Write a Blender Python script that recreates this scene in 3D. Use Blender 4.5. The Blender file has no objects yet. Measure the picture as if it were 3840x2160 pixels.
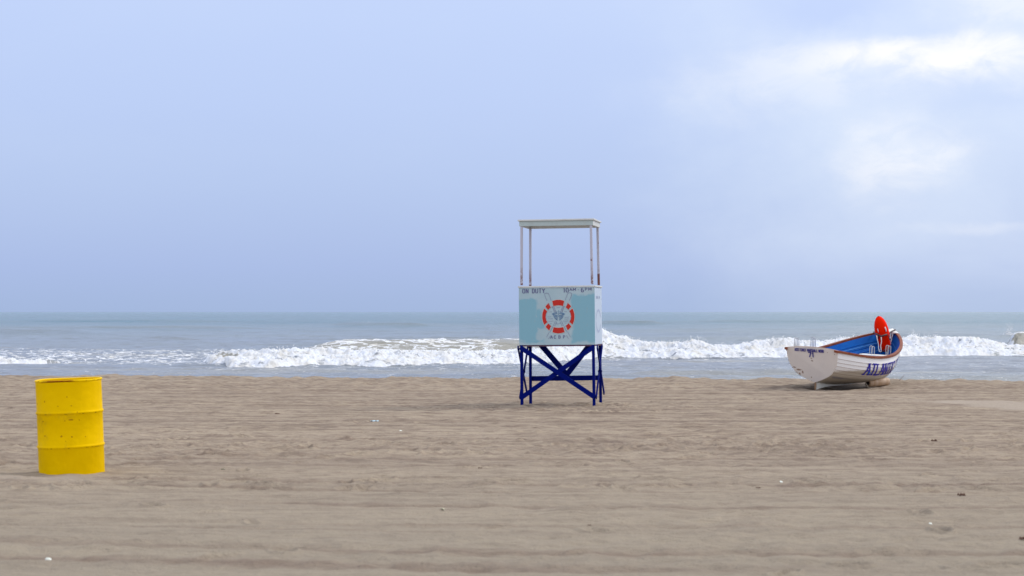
import bpy, bmesh, math, random
import numpy as np
from mathutils import Vector, Matrix
random.seed(7); RNG = np.random.default_rng(11)
sc = bpy.context.scene; C = sc.collection
EYE = 1.43; FP = 6900.0; HOR = 1169.0; SEA = -1.0
R = math.radians

# ---------------------------------------------------------------- object helpers
def tag(o, label=None, cat=None, group=None, kind=None):
    if label: o['label'] = label
    if cat: o['category'] = cat
    if group: o['group'] = group
    if kind: o['kind'] = kind
    return o
def empty(name, loc=(0, 0, 0), rot=(0, 0, 0)):
    o = bpy.data.objects.new(name, None); C.objects.link(o)
    o.location = loc; o.rotation_euler = rot; o.empty_display_size = .1
    return o
def link(name, me, mat, parent=None, smooth=False):
    o = bpy.data.objects.new(name, me); C.objects.link(o)
    if mat is not None: me.materials.append(mat)
    if parent is not None: o.parent = parent
    if smooth:
        me.polygons.foreach_set('use_smooth', [True] * len(me.polygons))
    return o
class MB:
    def __init__(s): s.v = []; s.f = []
    def add(s, vs, fs):
        n = len(s.v); s.v += [tuple(v) for v in vs]; s.f += [tuple(i + n for i in f) for f in fs]
    def box(s, a, b):
        x0, y0, z0 = a; x1, y1, z1 = b
        s.add([(x0,y0,z0),(x1,y0,z0),(x1,y1,z0),(x0,y1,z0),(x0,y0,z1),(x1,y0,z1),(x1,y1,z1),(x0,y1,z1)],
              [(0,3,2,1),(4,5,6,7),(0,1,5,4),(1,2,6,5),(2,3,7,6),(3,0,4,7)])
    def beam(s, p, q, w, d, up=(0, 1, 0)):   # w across, d along up
        p = Vector(p); q = Vector(q); ax = (q - p).normalized(); u = Vector(up)
        u = (u - ax * u.dot(ax)).normalized(); v = ax.cross(u)
        vs = []
        for c in (p, q):
            for (a, b) in ((-1,-1),(1,-1),(1,1),(-1,1)): vs.append(c + v * (a * w / 2) + u * (b * d / 2))
        s.add(vs, [(3,2,1,0),(4,5,6,7),(0,1,5,4),(1,2,6,5),(2,3,7,6),(3,0,4,7)])
    def tube(s, pts, r, n=10, close=False, caps=True):
        pts = [Vector(p) for p in pts]; m = len(pts); rs = r if isinstance(r, (list, tuple)) else [r] * m
        base = len(s.v); prev = None
        for i, p in enumerate(pts):
            a = pts[(i - 1) % m] if (close or i > 0) else p; b = pts[(i + 1) % m] if (close or i < m - 1) else p
            t = (b - a).normalized()
            if prev is None:
                u = Vector((0, 0, 1)) if abs(t.z) < .9 else Vector((1, 0, 0))
            else: u = prev
            u = (u - t * u.dot(t)).normalized(); prev = u; v = t.cross(u)
            for k in range(n):
                an = 2 * math.pi * k / n; s.v.append(tuple(p + (u * math.cos(an) + v * math.sin(an)) * rs[i]))
        for i in range(m if close else m - 1):
            for k in range(n):
                a = base + i * n + k; b = base + i * n + (k + 1) % n
                c = base + ((i + 1) % m) * n + (k + 1) % n; d = base + ((i + 1) % m) * n + k
                s.f.append((a, b, c, d))
        if caps and not close:
            s.f.append(tuple(base + k for k in range(n))[::-1]); s.f.append(tuple(base + (m - 1) * n + k for k in range(n)))
    def build(s, name, mat, parent=None, smooth=False, bevel=0):
        me = bpy.data.meshes.new(name); me.from_pydata(s.v, [], s.f); me.validate()
        bm = bmesh.new(); bm.from_mesh(me)
        bmesh.ops.recalc_face_normals(bm, faces=bm.faces)
        bm.to_mesh(me); bm.free()
        o = link(name, me, mat, parent, smooth)
        if bevel:
            b = o.modifiers.new('bevel', 'BEVEL'); b.width = bevel; b.segments = 2; b.limit_method = 'ANGLE'
        return o
def lathe(prof, n=64):
    vs = []; fs = []; m = len(prof)
    for (r, z) in prof:
        for k in range(n):
            a = 2 * math.pi * k / n; vs.append((r * math.cos(a), r * math.sin(a), z))
    for i in range(m - 1):
        for k in range(n):
            fs.append((i*n+k, i*n+(k+1)%n, (i+1)*n+(k+1)%n, (i+1)*n+k))
    return vs, fs
def grid_mesh(name, *grids):
    """one mesh out of one or more height sheets (X, Y, Z, attributes)"""
    cos = []; qs = []; at_ = {}; base = 0
    for (X, Y, Z, attrs) in grids:
        nr, nc = X.shape; cos.append(np.stack([X, Y, Z], -1).reshape(-1, 3).astype(np.float32))
        i = np.arange((nr - 1) * (nc - 1)); r = i // (nc - 1); c = i % (nc - 1); a = r * nc + c + base
        qs.append(np.stack([a, a + 1, a + nc + 1, a + nc], -1).astype(np.int32)); base += nr * nc
        for k, v in attrs.items(): at_.setdefault(k, []).append(v.reshape(-1).astype(np.float32))
    co = np.concatenate(cos); q = np.concatenate(qs); n = len(q)
    me = bpy.data.meshes.new(name)
    me.vertices.add(len(co)); me.vertices.foreach_set('co', co.ravel())
    me.loops.add(4 * n); me.loops.foreach_set('vertex_index', q.ravel())
    me.polygons.add(n); me.polygons.foreach_set('loop_start', (np.arange(n) * 4).astype(np.int32))
    me.polygons.foreach_set('loop_total', np.full(n, 4, np.int32)); me.update(calc_edges=True)
    me.polygons.foreach_set('use_smooth', np.ones(n, bool))
    for k, v in at_.items():
        at = me.attributes.new(k, 'FLOAT', 'POINT'); at.data.foreach_set('value', np.concatenate(v))
    return me

# ---------------------------------------------------------------- numpy noise
_P = np.random.default_rng(5).permutation(4096).astype(np.int32); _A = np.linspace(0, 2 * np.pi, 4096, endpoint=False)
_GX = np.cos(_A).astype(np.float32); _GY = np.sin(_A).astype(np.float32)
def perlin(x, y, seed=0):
    x = np.asarray(x, np.float64); y = np.asarray(y, np.float64)
    fx = np.floor(x); fy = np.floor(y); xi = fx.astype(np.int32); yi = fy.astype(np.int32); xf = (x - fx).astype(np.float32); yf = (y - fy).astype(np.float32)
    def g(ix, iy, a, b):
        h = _P[(_P[(ix + seed * 131) & 4095] + iy * 7) & 4095]; return _GX[h] * a + _GY[h] * b
    u = xf * xf * xf * (xf * (xf * 6 - 15) + 10); v = yf * yf * yf * (yf * (yf * 6 - 15) + 10)
    n00 = g(xi, yi, xf, yf); n10 = g(xi + 1, yi, xf - 1, yf); n01 = g(xi, yi + 1, xf, yf - 1); n11 = g(xi + 1, yi + 1, xf - 1, yf - 1)
    return ((n00*(1-u) + n10*u)*(1-v) + (n01*(1-u) + n11*u)*v) * 1.5
def fbm(x, y, o=4, seed=0, gain=.5):
    r = 0; a = 1.
    for k in range(o): r = r + a * perlin(x * 2**k + 13.7*k, y * 2**k - 7.1*k, seed + k); a *= gain
    return r
def sstep(a, b, x):
    t = np.clip((x - a) / (b - a), 0, 1); return t * t * (3 - 2 * t)

# ---------------------------------------------------------------- material helpers
class NT:
    def __init__(s, nt): s.nt = nt; s.n = nt.nodes; s.l = nt.links
    def set(s, sock, v):
        if v is None: return
        if isinstance(v, bpy.types.NodeSocket): s.l.new(v, sock)
        elif isinstance(v, (tuple, list)):
            v = tuple(v)
            if len(v) == 3 and sock.type == 'RGBA': v = v + (1,)
            sock.default_value = v
        else: sock.default_value = v
    def math(s, op, a, b=None, c=None, clamp=False):
        n = s.n.new('ShaderNodeMath'); n.operation = op; n.use_clamp = clamp
        for i, v in enumerate((a, b, c)): s.set(n.inputs[i], v)
        return n.outputs[0]
    def vmath(s, op, a, b=None):
        n = s.n.new('ShaderNodeVectorMath'); n.operation = op
        s.set(n.inputs[0], a); s.set(n.inputs[1], b)
        return n.outputs['Value'] if op in ('LENGTH', 'DOT_PRODUCT') else n.outputs[0]
    def noise(s, vec, scale=5, detail=4, rough=.5, dist=0, col=False):
        n = s.n.new('ShaderNodeTexNoise'); s.set(n.inputs['Vector'], vec); n.inputs['Scale'].default_value = scale
        n.inputs['Detail'].default_value = detail; n.inputs['Roughness'].default_value = rough; n.inputs['Distortion'].default_value = dist
        return n.outputs['Color' if col else 'Fac']
    def voro(s, vec, scale=5):
        n = s.n.new('ShaderNodeTexVoronoi'); s.set(n.inputs['Vector'], vec); n.inputs['Scale'].default_value = scale
        return n.outputs['Distance']
    def ramp(s, f, stops, interp='LINEAR'):
        n = s.n.new('ShaderNodeValToRGB'); cr = n.color_ramp; cr.interpolation = interp
        while len(cr.elements) < len(stops): cr.elements.new(.5)
        for e, (p, c) in zip(cr.elements, stops):
            e.position = p; e.color = (c, c, c, 1) if isinstance(c, (int, float)) else tuple(c) + (1,)
        s.l.new(f, n.inputs[0]); return n.outputs[0]
    def mr(s, v, a, b, c=0., d=1., smooth=False):
        n = s.n.new('ShaderNodeMapRange'); s.set(n.inputs[0], v)
        for i, k in enumerate((a, b, c, d)): s.set(n.inputs[i + 1], k)
        if smooth: n.interpolation_type = 'SMOOTHSTEP'
        return n.outputs[0]
    def mix(s, f, a, b, mode='MIX'):
        n = s.n.new('ShaderNodeMix'); n.data_type = 'RGBA'; n.blend_type = mode
        s.set(n.inputs[0], f); s.set(n.inputs[6], a); s.set(n.inputs[7], b); return n.outputs[2]
    def sep(s, v):
        n = s.n.new('ShaderNodeSeparateXYZ'); s.l.new(v, n.inputs[0]); return n.outputs
    def comb(s, x, y, z):
        n = s.n.new('ShaderNodeCombineXYZ')
        for i, v in enumerate((x, y, z)): s.set(n.inputs[i], v)
        return n.outputs[0]
    def bump(s, h, strength=.3, dist=.01, normal=None):
        n = s.n.new('ShaderNodeBump'); n.inputs['Strength'].default_value = strength; n.inputs['Distance'].default_value = dist
        s.l.new(h, n.inputs['Height'])
        if normal: s.l.new(normal, n.inputs['Normal'])
        return n.outputs[0]
    def map(s, v, scale=(1, 1, 1), loc=(0, 0, 0)):
        n = s.n.new('ShaderNodeMapping'); s.l.new(v, n.inputs[0]); n.inputs['Scale'].default_value = scale; n.inputs['Location'].default_value = loc
        return n.outputs[0]
    def attr(s, name):
        n = s.n.new('ShaderNodeAttribute'); n.attribute_name = name; return n.outputs['Fac']
def new_mat(name):
    m = bpy.data.materials.new(name); m.use_nodes = True; t = NT(m.node_tree)
    b = m.node_tree.nodes['Principled BSDF']; tc = t.n.new('ShaderNodeTexCoord')
    return m, t, b, tc
def paint(name, col, rough=.5, dirt=.12, dirtcol=(.25, .2, .14), scale=4, bump=.15, spec=.4):
    m, t, b, tc = new_mat(name); o = tc.outputs['Object']
    n1 = t.noise(o, scale, 5, .6); n2 = t.noise(t.map(o, (8, 8, 1.5)), scale, 3)
    f = t.math('MULTIPLY', t.mr(n1, .42, .75), t.mr(n2, .3, .7)); f = t.math('MULTIPLY', f, dirt * 3, clamp=True)
    c = t.mix(f, col, dirtcol)
    t.set(b.inputs['Base Color'], c); t.set(b.inputs['Roughness'], t.mr(n1, .3, .7, rough - .08, rough + .12))
    b.inputs['Specular IOR Level'].default_value = spec
    t.set(b.inputs['Normal'], t.bump(t.noise(o, scale * 12, 3), bump, .004)); return m

# ---------------------------------------------------------------- WORLD
w = bpy.data.worlds.new("World"); sc.world = w; w.use_nodes = True; t = NT(w.node_tree)
bg = w.node_tree.nodes['Background']; bg.inputs[1].default_value = .1
SUN_EL, SUN_AZ = 48, 62       # azimuth measured from the view axis (+Y) towards +X
sky = t.n.new('ShaderNodeTexSky'); sky.sky_type = 'NISHITA'; sky.sun_disc = False
sky.sun_elevation = R(SUN_EL); sky.sun_rotation = R(SUN_AZ); sky.air_density = 1.2; sky.dust_density = 2.5; sky.ozone_density = 1.5
tc = t.n.new('ShaderNodeTexCoord'); D = tc.outputs['Generated']; xyz = t.sep(D); X, Yd, Z = xyz[0], xyz[1], xyz[2]
g = t.ramp(t.mr(Z, -.02, 1.0), [
    (.0, (.395, .51, .77)), (.0196, (.395, .512, .775)), (.0436, (.425, .54, .845)), (.086, (.482, .605, .905)), (.13, (.525, .65, .965)),
    (.178, (.56, .685, 1.0)), (.30, (.60, .72, 1.0)), (.55, (.70, .78, .95)), (1.0, (.82, .84, .88))])
# thin veil and cloud banks, sitting at directions of the sky
nv = t.noise(t.map(D, (1.0, 1.0, 2.2)), 6, 6, .55, .3); nf = t.noise(t.map(D, (1, 1, 2.0), (3, 1, 2)), 30, 8, .62, .5)
wob = t.vmath('SUBTRACT', t.noise(t.map(D, (1, 1, 1.5)), 14, 6, .6, 0, True), (.5, .5, .5))
wx = t.sep(wob)
def blob(cx, cz, rx, rz, amp, e0=1.0, e1=.0):
    dx = t.math('DIVIDE', t.math('SUBTRACT', t.math('ADD', X, t.math('MULTIPLY', wx[0], amp)), cx), rx)
    dz = t.math('DIVIDE', t.math('SUBTRACT', t.math('ADD', Z, t.math('MULTIPLY', wx[1], amp * .6)), cz), rz)
    d = t.math('SQRT', t.math('ADD', t.math('MULTIPLY', dx, dx), t.math('MULTIPLY', dz, dz)))
    return t.math('MULTIPLY', t.mr(d, e0, e1, 0, 1, True), t.mr(Yd, 0, .3, 0, 1))
veil = t.mr(t.math('ADD', X, t.math('MULTIPLY', wx[0], .12)), .04, .20, 0, 1, True)
veil = t.math('MULTIPLY', veil, t.math('MULTIPLY', t.mr(Yd, -.1, .6), t.mr(Z, .002, .045, .42, 1, True)))
veil = t.math('MULTIPLY', veil, t.mr(nv, .32, .60, .50, 1.0))
c1 = t.mix(t.math('MULTIPLY', veil, .72), g, (.765, .87, 1.04))
wisp = t.math('MULTIPLY', t.mr(nv, .45, .75, 0, .10), t.mr(Z, .02, .1)); c1 = t.mix(wisp, c1, (.70, .82, 1.0))
dk = t.math('MULTIPLY', blob(.232, .112, .065, .014, .08, 1.2, .1), .50); c1 = t.mix(dk, c1, (.56, .69, .99))
dk2 = t.math('MULTIPLY', blob(.17, .166, .055, .018, .07, 1.2, .1), .85); c1 = t.mix(dk2, c1, (.53, .66, 1.0))
for a in [(.220, .1335, .078, .013, .05, 1.), (.245, .142, .03, .010, .06, .75), (.203, .137, .024, .009, .05, .7), (.200, .078, .040, .024, .07, .55), (.222, .086, .014, .010, .05, .35), (.272, .120, .03, .008, .06, .25), (.262, .045, .06, .005, .05, .2), (.255, .165, .045, .016, .08, .45), (.21, .068, .02, .006, .04, .22), (.16, .125, .07, .03, .1, .35)]:
    k = blob(a[0], a[1], a[2], a[3], a[4], 1.25, .1)
    k = t.math('MULTIPLY', t.math('MULTIPLY', k, t.mr(nf, .36, .56, .35, 1.)), a[5]); c1 = t.mix(k, c1, (1.03, 1.03, 1.06))
# brighter cloud over the right shoulder where the hidden sun sits, unseen inland cloud behind the viewer raised to brighten camera-facing sides
sd = (math.sin(R(SUN_AZ)) * math.cos(R(SUN_EL)), math.cos(R(SUN_AZ)) * math.cos(R(SUN_EL)), math.sin(R(SUN_EL)))
glow = t.math('POWER', t.math('MAXIMUM', t.vmath('DOT_PRODUCT', D, sd), 0.), 5.)
c1 = t.mix(t.math('MULTIPLY', glow, .8), c1, (1.9, 1.85, 1.75))
back = t.mr(Yd, .05, -.6, 0, 1, True); c1 = t.mix(t.math('MULTIPLY', back, .75), c1, (1.13, 1.15, 1.22))
c10 = t.mix(1., c1, (10, 10, 10), 'MULTIPLY')
t.set(bg.inputs[0], t.mix(.93, sky.outputs[0], c10))

sun = bpy.data.lights.new('sun', 'SUN'); sun.energy = 1.3; sun.angle = R(11); sun.color = (1, .95, .87)
so = bpy.data.objects.new('sun', sun); C.objects.link(so)
so.rotation_euler = Vector(sd).to_track_quat('Z', 'Y').to_euler()

# ---------------------------------------------------------------- CAMERA
cam = bpy.data.cameras.new('camera'); co = bpy.data.objects.new('camera', cam); C.objects.link(co); sc.camera = co
cam.sensor_width = 36; cam.lens = 36 * FP / 3840; cam.clip_start = .1; cam.clip_end = 90000
co.location = (0, 0, EYE); co.rotation_euler = (math.pi / 2 + math.atan(89 / FP), 0, 0)
cam.dof.use_dof = True; cam.dof.focus_distance = 33; cam.dof.aperture_fstop = 4.0

# ---------------------------------------------------------------- SAND
def crest_y(x): return 38.9 - .26 * x * .5 + .30 * perlin(x * .22, x * 0 + 3.3, 5) * 2
TRACKS = [(10.25, .0, .15), (10.95, .0, .13), (11.9, .006, .05), (12.25, .006, .07), (13.5, -.006, .10), (14.6, .004, .05), (15.25, .004, .10), (17.2, -.010, .07), (17.9, -.010, .12), (18.3, -.010, .05), (20.6, 0, .06), (21.6, .003, .08),
    (22.7, .003, .10), (23.4, .006, .07), (24.1, -.004, .12), (25.2, .004, .10), (25.9, .004, .14), (26.9, -.003, .10), (28.1, .0, .12), (28.9, .006, .15), (29.9, .006, .13), (31.0, -.003, .15), (32.2, .005, .15), (33.4, 0, .16), (34.6, .004, .17), (35.8, .004, .17)]
def track_mask(x, y):
    m_ = 0 * x
    for i, (y0, sl, w_) in enumerate(TRACKS):
        yc = y0 + sl * x * 2 + (.17 * np.log1p(np.exp(-x * 2)) / 2 * 1.0 if y0 < 16 else 0) + .07 * perlin(x * .22, x * 0 + i * 1.7, 90 + i) + .015 * perlin(x * 2.2, x * 0 + i, 120 + i)
        k = sstep(-.75 if y0 < 19 else -.4, -.1 if y0 < 19 else .2, perlin(x * .16, x * 0 + i * 3.1 + .4, 140 + i)); m_ = np.maximum(m_, k * np.exp(-((y - yc) / w_)**2))
    return m_
def sand_h(x, y):
    h = .014 * perlin(x * .10, y * 1.5, 1) + .009 * perlin(x * .22, y * 4.0, 2) + .0055 * perlin(x * .5, y * 9, 3)
    h += (.008 * perlin(x * 1.6, y * 2.6, 4) + .010 * perlin(x * 3.4, y * 4.4, 6) + .006 * perlin(x * 8, y * 9, 26)) * (.5 + sstep(-.2, .4, perlin(x * .3, y * .5, 7)))
    yy = y + .10 * perlin(x * .25, y * .4, 8)                       # tyre and rake grooves running along the beach
    env = .35 + .65 * sstep(-.1, .5, perlin(x * .10, y * .45, 9))
    h += .0045 * env * np.sin(yy * 2 * np.pi / .62 + 3 * perlin(x * .05, y * .3, 10)) * sstep(10, 14, y)
    h += .0045 * env * sstep(.2, .9, np.sin(yy * 2 * np.pi / 1.35)) * perlin(x * 9, y * 7, 12)
    bands = np.exp(-((y - 19.4 - .02*x) / 1.3)**2) + .8*np.exp(-((y - 15.4 + .03*x) / .55)**2) + .6*np.exp(-((y - 17.4) / .35)**2) \
        + 1.1*np.exp(-((y - 27.6) / 1.2)**2)*np.exp(-((x - .8) / 2.2)**2) + .8*np.exp(-((y - 34) / 1.6)**2)*np.exp(-((x - 6) / 3)**2) + .55 * sstep(34, 38, y)
    nn = sstep(-.05, .5, perlin(x * .5, y * .8, 21))
    rough = bands * (.45 + .8 * nn) + .10
    h += rough * (.020 * perlin(x * 3.2, y * 3.0, 14) + .013 * perlin(x * 8, y * 7, 15) + .006 * perlin(x * 19, y * 15, 16))
    h += .0030 * perlin(x * 14, y * 12, 17)
    h += .030 * np.exp(-(((y - 15.75) / .25)**2)) * sstep(-3.35, -3.7, x)          # pale ridge beside the drum
    tm = track_mask(x, y); h -= tm * (.016 + .012 * perlin(x * 7, y * 6, 45))
    c = crest_y(x)
    h += .025 * perlin(x * 4.5, y * 4, 29) * sstep(30, 36, y) + .05 * (perlin(x * .7, y * .6, 18)) * sstep(33, 38, y) + .03 * perlin(x * 2.3, y * 2, 19) * sstep(36.5, 38.5, y)
    d = np.maximum(0, y - c); h -= np.where(d < 8, .022 * d * d, 1.408 + .30 * (d - 8)) * 1.0
    return h, rough
uu = np.concatenate([-np.geomspace(8, .34, 30)[:-1], np.linspace(-.33, .33, 1150), np.geomspace(.34, 8, 30)[1:]])
yr = 9867 / np.linspace(1250, 236, 900)
yrow = np.concatenate([yr, np.linspace(yr[-1] + .1, 62, 90)])
U, Yg = np.meshgrid(uu, yrow); Xg = U * Yg
H, RG = sand_h(Xg, Yg)
pale = np.zeros_like(H)
prints = []
def addprint(x0, y0, ang, sx, sy, dep):
    xa = np.searchsorted(yrow, y0 - .5); xb = np.searchsorted(yrow, y0 + .5)
    sub = slice(xa, xb); X_ = Xg[sub]; Y_ = Yg[sub]
    cx = X_ - x0; cy = Y_ - y0; a = cx * math.cos(ang) + cy * math.sin(ang); b = -cx * math.sin(ang) + cy * math.cos(ang)
    d = np.sqrt((a / sx)**2 + (b / sy)**2)
    H[sub] += -dep * (1 - sstep(.3, 1.0, d)) + dep * .55 * np.exp(-((d - 1.25) / .28)**2)
for k in range(620):
    r = random.random()
    if r < .45: y0 = random.gauss(19.6, 1.0); x0 = random.uniform(-6.5, 6.5)
    elif r < .60: y0 = random.gauss(15.4, .35); x0 = random.uniform(-5, 5)
    elif r < .75: y0 = random.gauss(36.5, 1.2); x0 = random.uniform(-11, 11)
    elif r < .87: y0 = random.gauss(27.4, .8); x0 = random.gauss(.9, 1.1)
    else: y0 = random.uniform(10, 34); x0 = random.uniform(-.3, .3) * y0
    if abs(x0 + 3.92) < .5 and abs(y0 - 16.3) < .6: continue
    addprint(x0, y0, random.uniform(-1.4, 1.4), random.uniform(.09, .16), random.uniform(.04, .065), random.uniform(.012, .032))
# ground pressed flat round the things standing on it, and scooped sand heaped at their feet
for (x0, y0, r0) in ((-3.908, 16.36, .36),):
    d = np.sqrt((Xg - x0)**2 + (Yg - y0)**2); k = 1 - sstep(r0, r0 + .5, d); H = H * (1 - k * .8)
    H += .014 * np.exp(-((d - .31) / .09)**2) * (.8 + .6 * perlin(Xg * 6, Yg * 6, 33))
for (x0, y0) in ((.19, 28.04), (1.28, 27.86), (.33, 28.91), (1.42, 28.73)):
    d2 = (Xg - x0)**2 + (Yg - y0)**2; H += -.045 * np.exp(-d2 / .035) + .022 * np.exp(-(np.sqrt(d2) - .30)**2 / .008) * (.7 + perlin(Xg * 4, Yg * 4, 34))
bx_ = (Xg - 5.455) * .4786 + (Yg - 33.68) * .878; bs_ = (Xg - 5.455) * .878 - (Yg - 33.68) * .4786
H -= .07 * np.exp(-(((bx_ - 2.2) / 1.9)**4) - ((bs_ - .12) / .42)**4)
H += .03 * np.exp(-((bx_ - .1) / .5)**2 - ((bs_ + .45) / .3)**2) * (1 + perlin(Xg * 3, Yg * 3, 36))
pale = sstep(.0, .35, 1 - np.maximum(np.abs(Xg - (8.1 + (Yg - 29) * -.22)) / 1.7, np.abs(Yg - 27.7 + (Xg-8)*.9) / 1.5) + .4 * fbm(Xg * .7, Yg * .9, 3, 40))
pale = np.maximum(pale, .8 * np.exp(-(((Yg - 15.75) / .3)**2)) * sstep(-3.3, -3.9, Xg))
def srgb(r, g, b): return tuple(((c / 255 + .055) / 1.055)**2.4 if c > 10 else c / 255 / 12.92 for c in (r, g, b))
m, t, b, tc = new_mat('beach_sand'); P = tc.outputs['Object']
n1 = t.noise(t.map(P, (.12, .9, 1)), 1.0, 5, .6); n2 = t.noise(t.map(P, (.5, 5, 1)), 1.0, 5, .65); n3 = t.noise(P, 60, 3, .7); n4 = t.noise(t.map(P, (1.5, 2.2, 1)), 2.0, 5, .65, .3)
n5 = t.noise(t.map(P, (2.0, 9.0, 1), (4, 4, 0)), 1.6, 4, .6)
c = t.mix(t.mr(n1, .35, .65), (.520, .425, .330), (.440, .358, .285))
farc = t.mr(t.sep(P)[1], 11, 24, .42, 1.15); c = t.mix(t.math('MULTIPLY', farc, t.mr(n2, .46, .62, 0, .6)), c, (.255, .198, .155))
c = t.mix(t.math('MULTIPLY', farc, t.mr(n4, .52, .66, 0, .60)), c, (.235, .178, .142)); n6 = t.noise(t.map(P, (1.2, 3.4, 1), (7, 1, 0)), 2.2, 5, .7, .2); c = t.mix(t.math('MULTIPLY', farc, t.mr(n6, .51, .64, 0, .65)), c, (.225, .168, .138)); c = t.mix(t.math('MULTIPLY', farc, t.mr(n6, .47, .36, 0, .55)), c, (.50, .41, .31))
c = t.mix(t.math('MULTIPLY', farc, t.mr(n5, .57, .70, 0, .6)), c, (.20, .145, .115))
c = t.mix(t.mr(n2, .46, .34, 0, .5), c, (.47, .385, .29))
yy = t.sep(P)[1]
c = t.mix(t.mr(yy, 19, 9, 0, .55), c, (.350, .318, .257))      # the back beach is greyer, drier sand
c = t.mix(t.math('MULTIPLY', t.attr('rough'), t.mr(n4, .35, .65, .0, .55)), c, (.23, .175, .145))
c = t.mix(t.math('MULTIPLY', t.attr('track'), t.mr(n6, .35, .6, .45, .85)), c, (.265, .200, .160))
c = t.mix(t.math('MULTIPLY', t.attr('pale'), .80), c, (.52, .44, .37))
c = t.mix(t.mr(n3, .3, .7, .0, .35), c, t.mix(1., c, (.70, .68, .66), 'MULTIPLY'))
c = t.mix(t.mr(t.voro(P, 26), .10, .03, 0, .5), c, (.16, .11, .08))
t.set(b.inputs['Base Color'], c); b.inputs['Roughness'].default_value = .95; b.inputs['Specular IOR Level'].default_value = .15
hb = t.math('ADD', t.math('MULTIPLY', n3, .35), t.math('ADD', t.noise(t.map(P, (1, 1.6, 1)), 16, 5, .7), t.math('MULTIPLY', n5, .8)))
t.set(b.inputs['Normal'], t.bump(hb, .9, .04)); MSAND = m
# the same beach continues under and behind the viewer
xs = np.linspace(-70, 70, 160); ys = np.linspace(-40, yrow[0], 120); XX, YY = np.meshgrid(xs, ys); HH, RR = sand_h(XX, YY)
HH = HH - .05 * sstep(6.0, 7.6, YY)
me = grid_mesh('sand', (Xg, Yg, H, {'rough': RG * .8, 'pale': pale, 'track': track_mask(Xg, Yg)}), (XX, YY, HH, {'rough': RR * .8, 'pale': RR * 0, 'track': RR * 0}))
tag(link('sand', me, MSAND), 'tan raked beach sand with wheel tracks and footprints', kind='structure')

# ---------------------------------------------------------------- SEA
def ctrl(pts, zoff=SEA):   # (picture column, picture row) of still water -> distance of a wave foot, by x in metres
    a = np.array(pts, float); Yb = (EYE - zoff) * FP / (a[:, 1] - HOR); return (a[:, 0] - 1920) / FP * Yb, Yb
def seg(x, a, b, s): return sstep(a - s, a + s, x) * (1 - sstep(b - s, b + s, x))
def px(p, Y): return (p - 1920) / FP * Y
ub = np.concatenate([-np.geomspace(6, .31, 40)[:-1], np.linspace(-.30, .30, 1250), np.geomspace(.31, 6, 40)[1:]])
rows = [45.]
while rows[-1] < 30000:
    y = rows[-1]
    if y < 62: d = .5
    elif y < 66: d = .15
    elif y < 79: d = .11
    elif y < 106: d = .055
    elif y < 128: d = .13
    else: d = max(.15, min(y * .0028, .6)) if y < 260 else (y * .007 if y < 900 else y * .05)
    rows.append(y + d)
wy = np.array(rows); U2, Yw = np.meshgrid(ub, wy); Xw = U2 * Yw
near = 1 - sstep(300, 700, Yw)
def win(f, lo=60, hi=132):
    a, b_ = np.searchsorted(wy, (lo, hi)); o = np.zeros(Xw.shape); o[a:b_] = f(Xw[a:b_], Yw[a:b_]); return o
Hs = np.zeros_like(Xw)
Hs += (.13 * perlin(Xw * .028, Yw * .10, 50) + .09 * perlin(Xw * .06 + Yw * .02, Yw * .21, 51)) * near
Hs += .060 * perlin(Xw * .22, Yw * .62 + Xw * .05, 52) * near
fn = 1 - sstep(150, 260, Yw)
Hs += (.046 * perlin(Xw * .55, Yw * 1.2, 53) + .026 * perlin(Xw * 1.2, Yw * 2.3, 54)) * fn
foam = np.zeros_like(Xw)
def foot(pts):
    xb, Yb = ctrl(pts); o = np.argsort(xb); return xb[o], Yb[o]
lump_a = win(lambda x, y: np.abs(fbm(x * .75, y * .75, 5, 60, .62))); lump_b = win(lambda x, y: fbm(x * 2.4, y * 2.0, 4, 61, .6)); lump_c = win(lambda x, y: fbm(x * 6.5, y * 6, 3, 62, .6))
def breaker(pts, tops, x0, x1, soft, width=4.2, foamw=5.0, amp=1.0):
    global Hs, foam
    xb, Yb = foot(pts); a = np.array(tops, float); yc = np.interp((a[:, 0] - 1920) / FP * 88, xb, Yb) + width
    xt = (a[:, 0] - 1920) / FP * yc; Ht = (EYE - (a[:, 1] - HOR) / FP * yc) - SEA - .15 * amp
    F_ = np.interp(Xw, xb, Yb); F_ += win(lambda x, y: .55 * fbm(x * .35, x * 0 + 2.3, 3, 63) + .25 * fbm(x * 1.6, x * 0 + 5.3, 2, 64))
    s = Yw - F_; Hx = np.interp(Xw, xt, Ht) * seg(Xw, x0, x1, soft)
    rise = .42 * sstep(-.15, .9, s) + .18 * sstep(.9, 2.4, s + lump_b * .5) + .40 * sstep(width - 2.0, width, s + lump_b * .6)
    fall = np.where(s < width, 1, np.exp(-((s - width) / 3.2)**2))
    h = Hx * rise * fall
    fm = sstep(-.12, .12, s) * (1 - sstep(foamw - .4, foamw + .8, s + lump_b * 1.2)) * seg(Xw, x0, x1, soft * .5)
    hole = win(lambda x, y: sstep(.32, .62, fbm(x * .9, y * 1.5, 4, 66, .6))); creases = np.exp(-((s - 2.0 - .5 * lump_b) / .35)**2) * win(lambda x, y: sstep(.05, .45, perlin(x * .45, y * .1, 67)))
    fm = fm * (1 - .55 * hole) * (1 - .65 * creases) * (1 - .95 * np.exp(-((Xw - px(845, 86)) / 1.15)**4) * np.exp(-((s - 2.7) / .75)**4)) * (1 - .8 * np.exp(-((Xw - px(2570, 96)) / 1.3)**2) * np.exp(-((s - 2.2) / .35)**2))
    Hs += h + amp * fm * (.15 * (lump_a - .34) + .055 * lump_b + .032 * lump_c)
    foam = np.maximum(foam, fm)
    return s, F_
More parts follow.
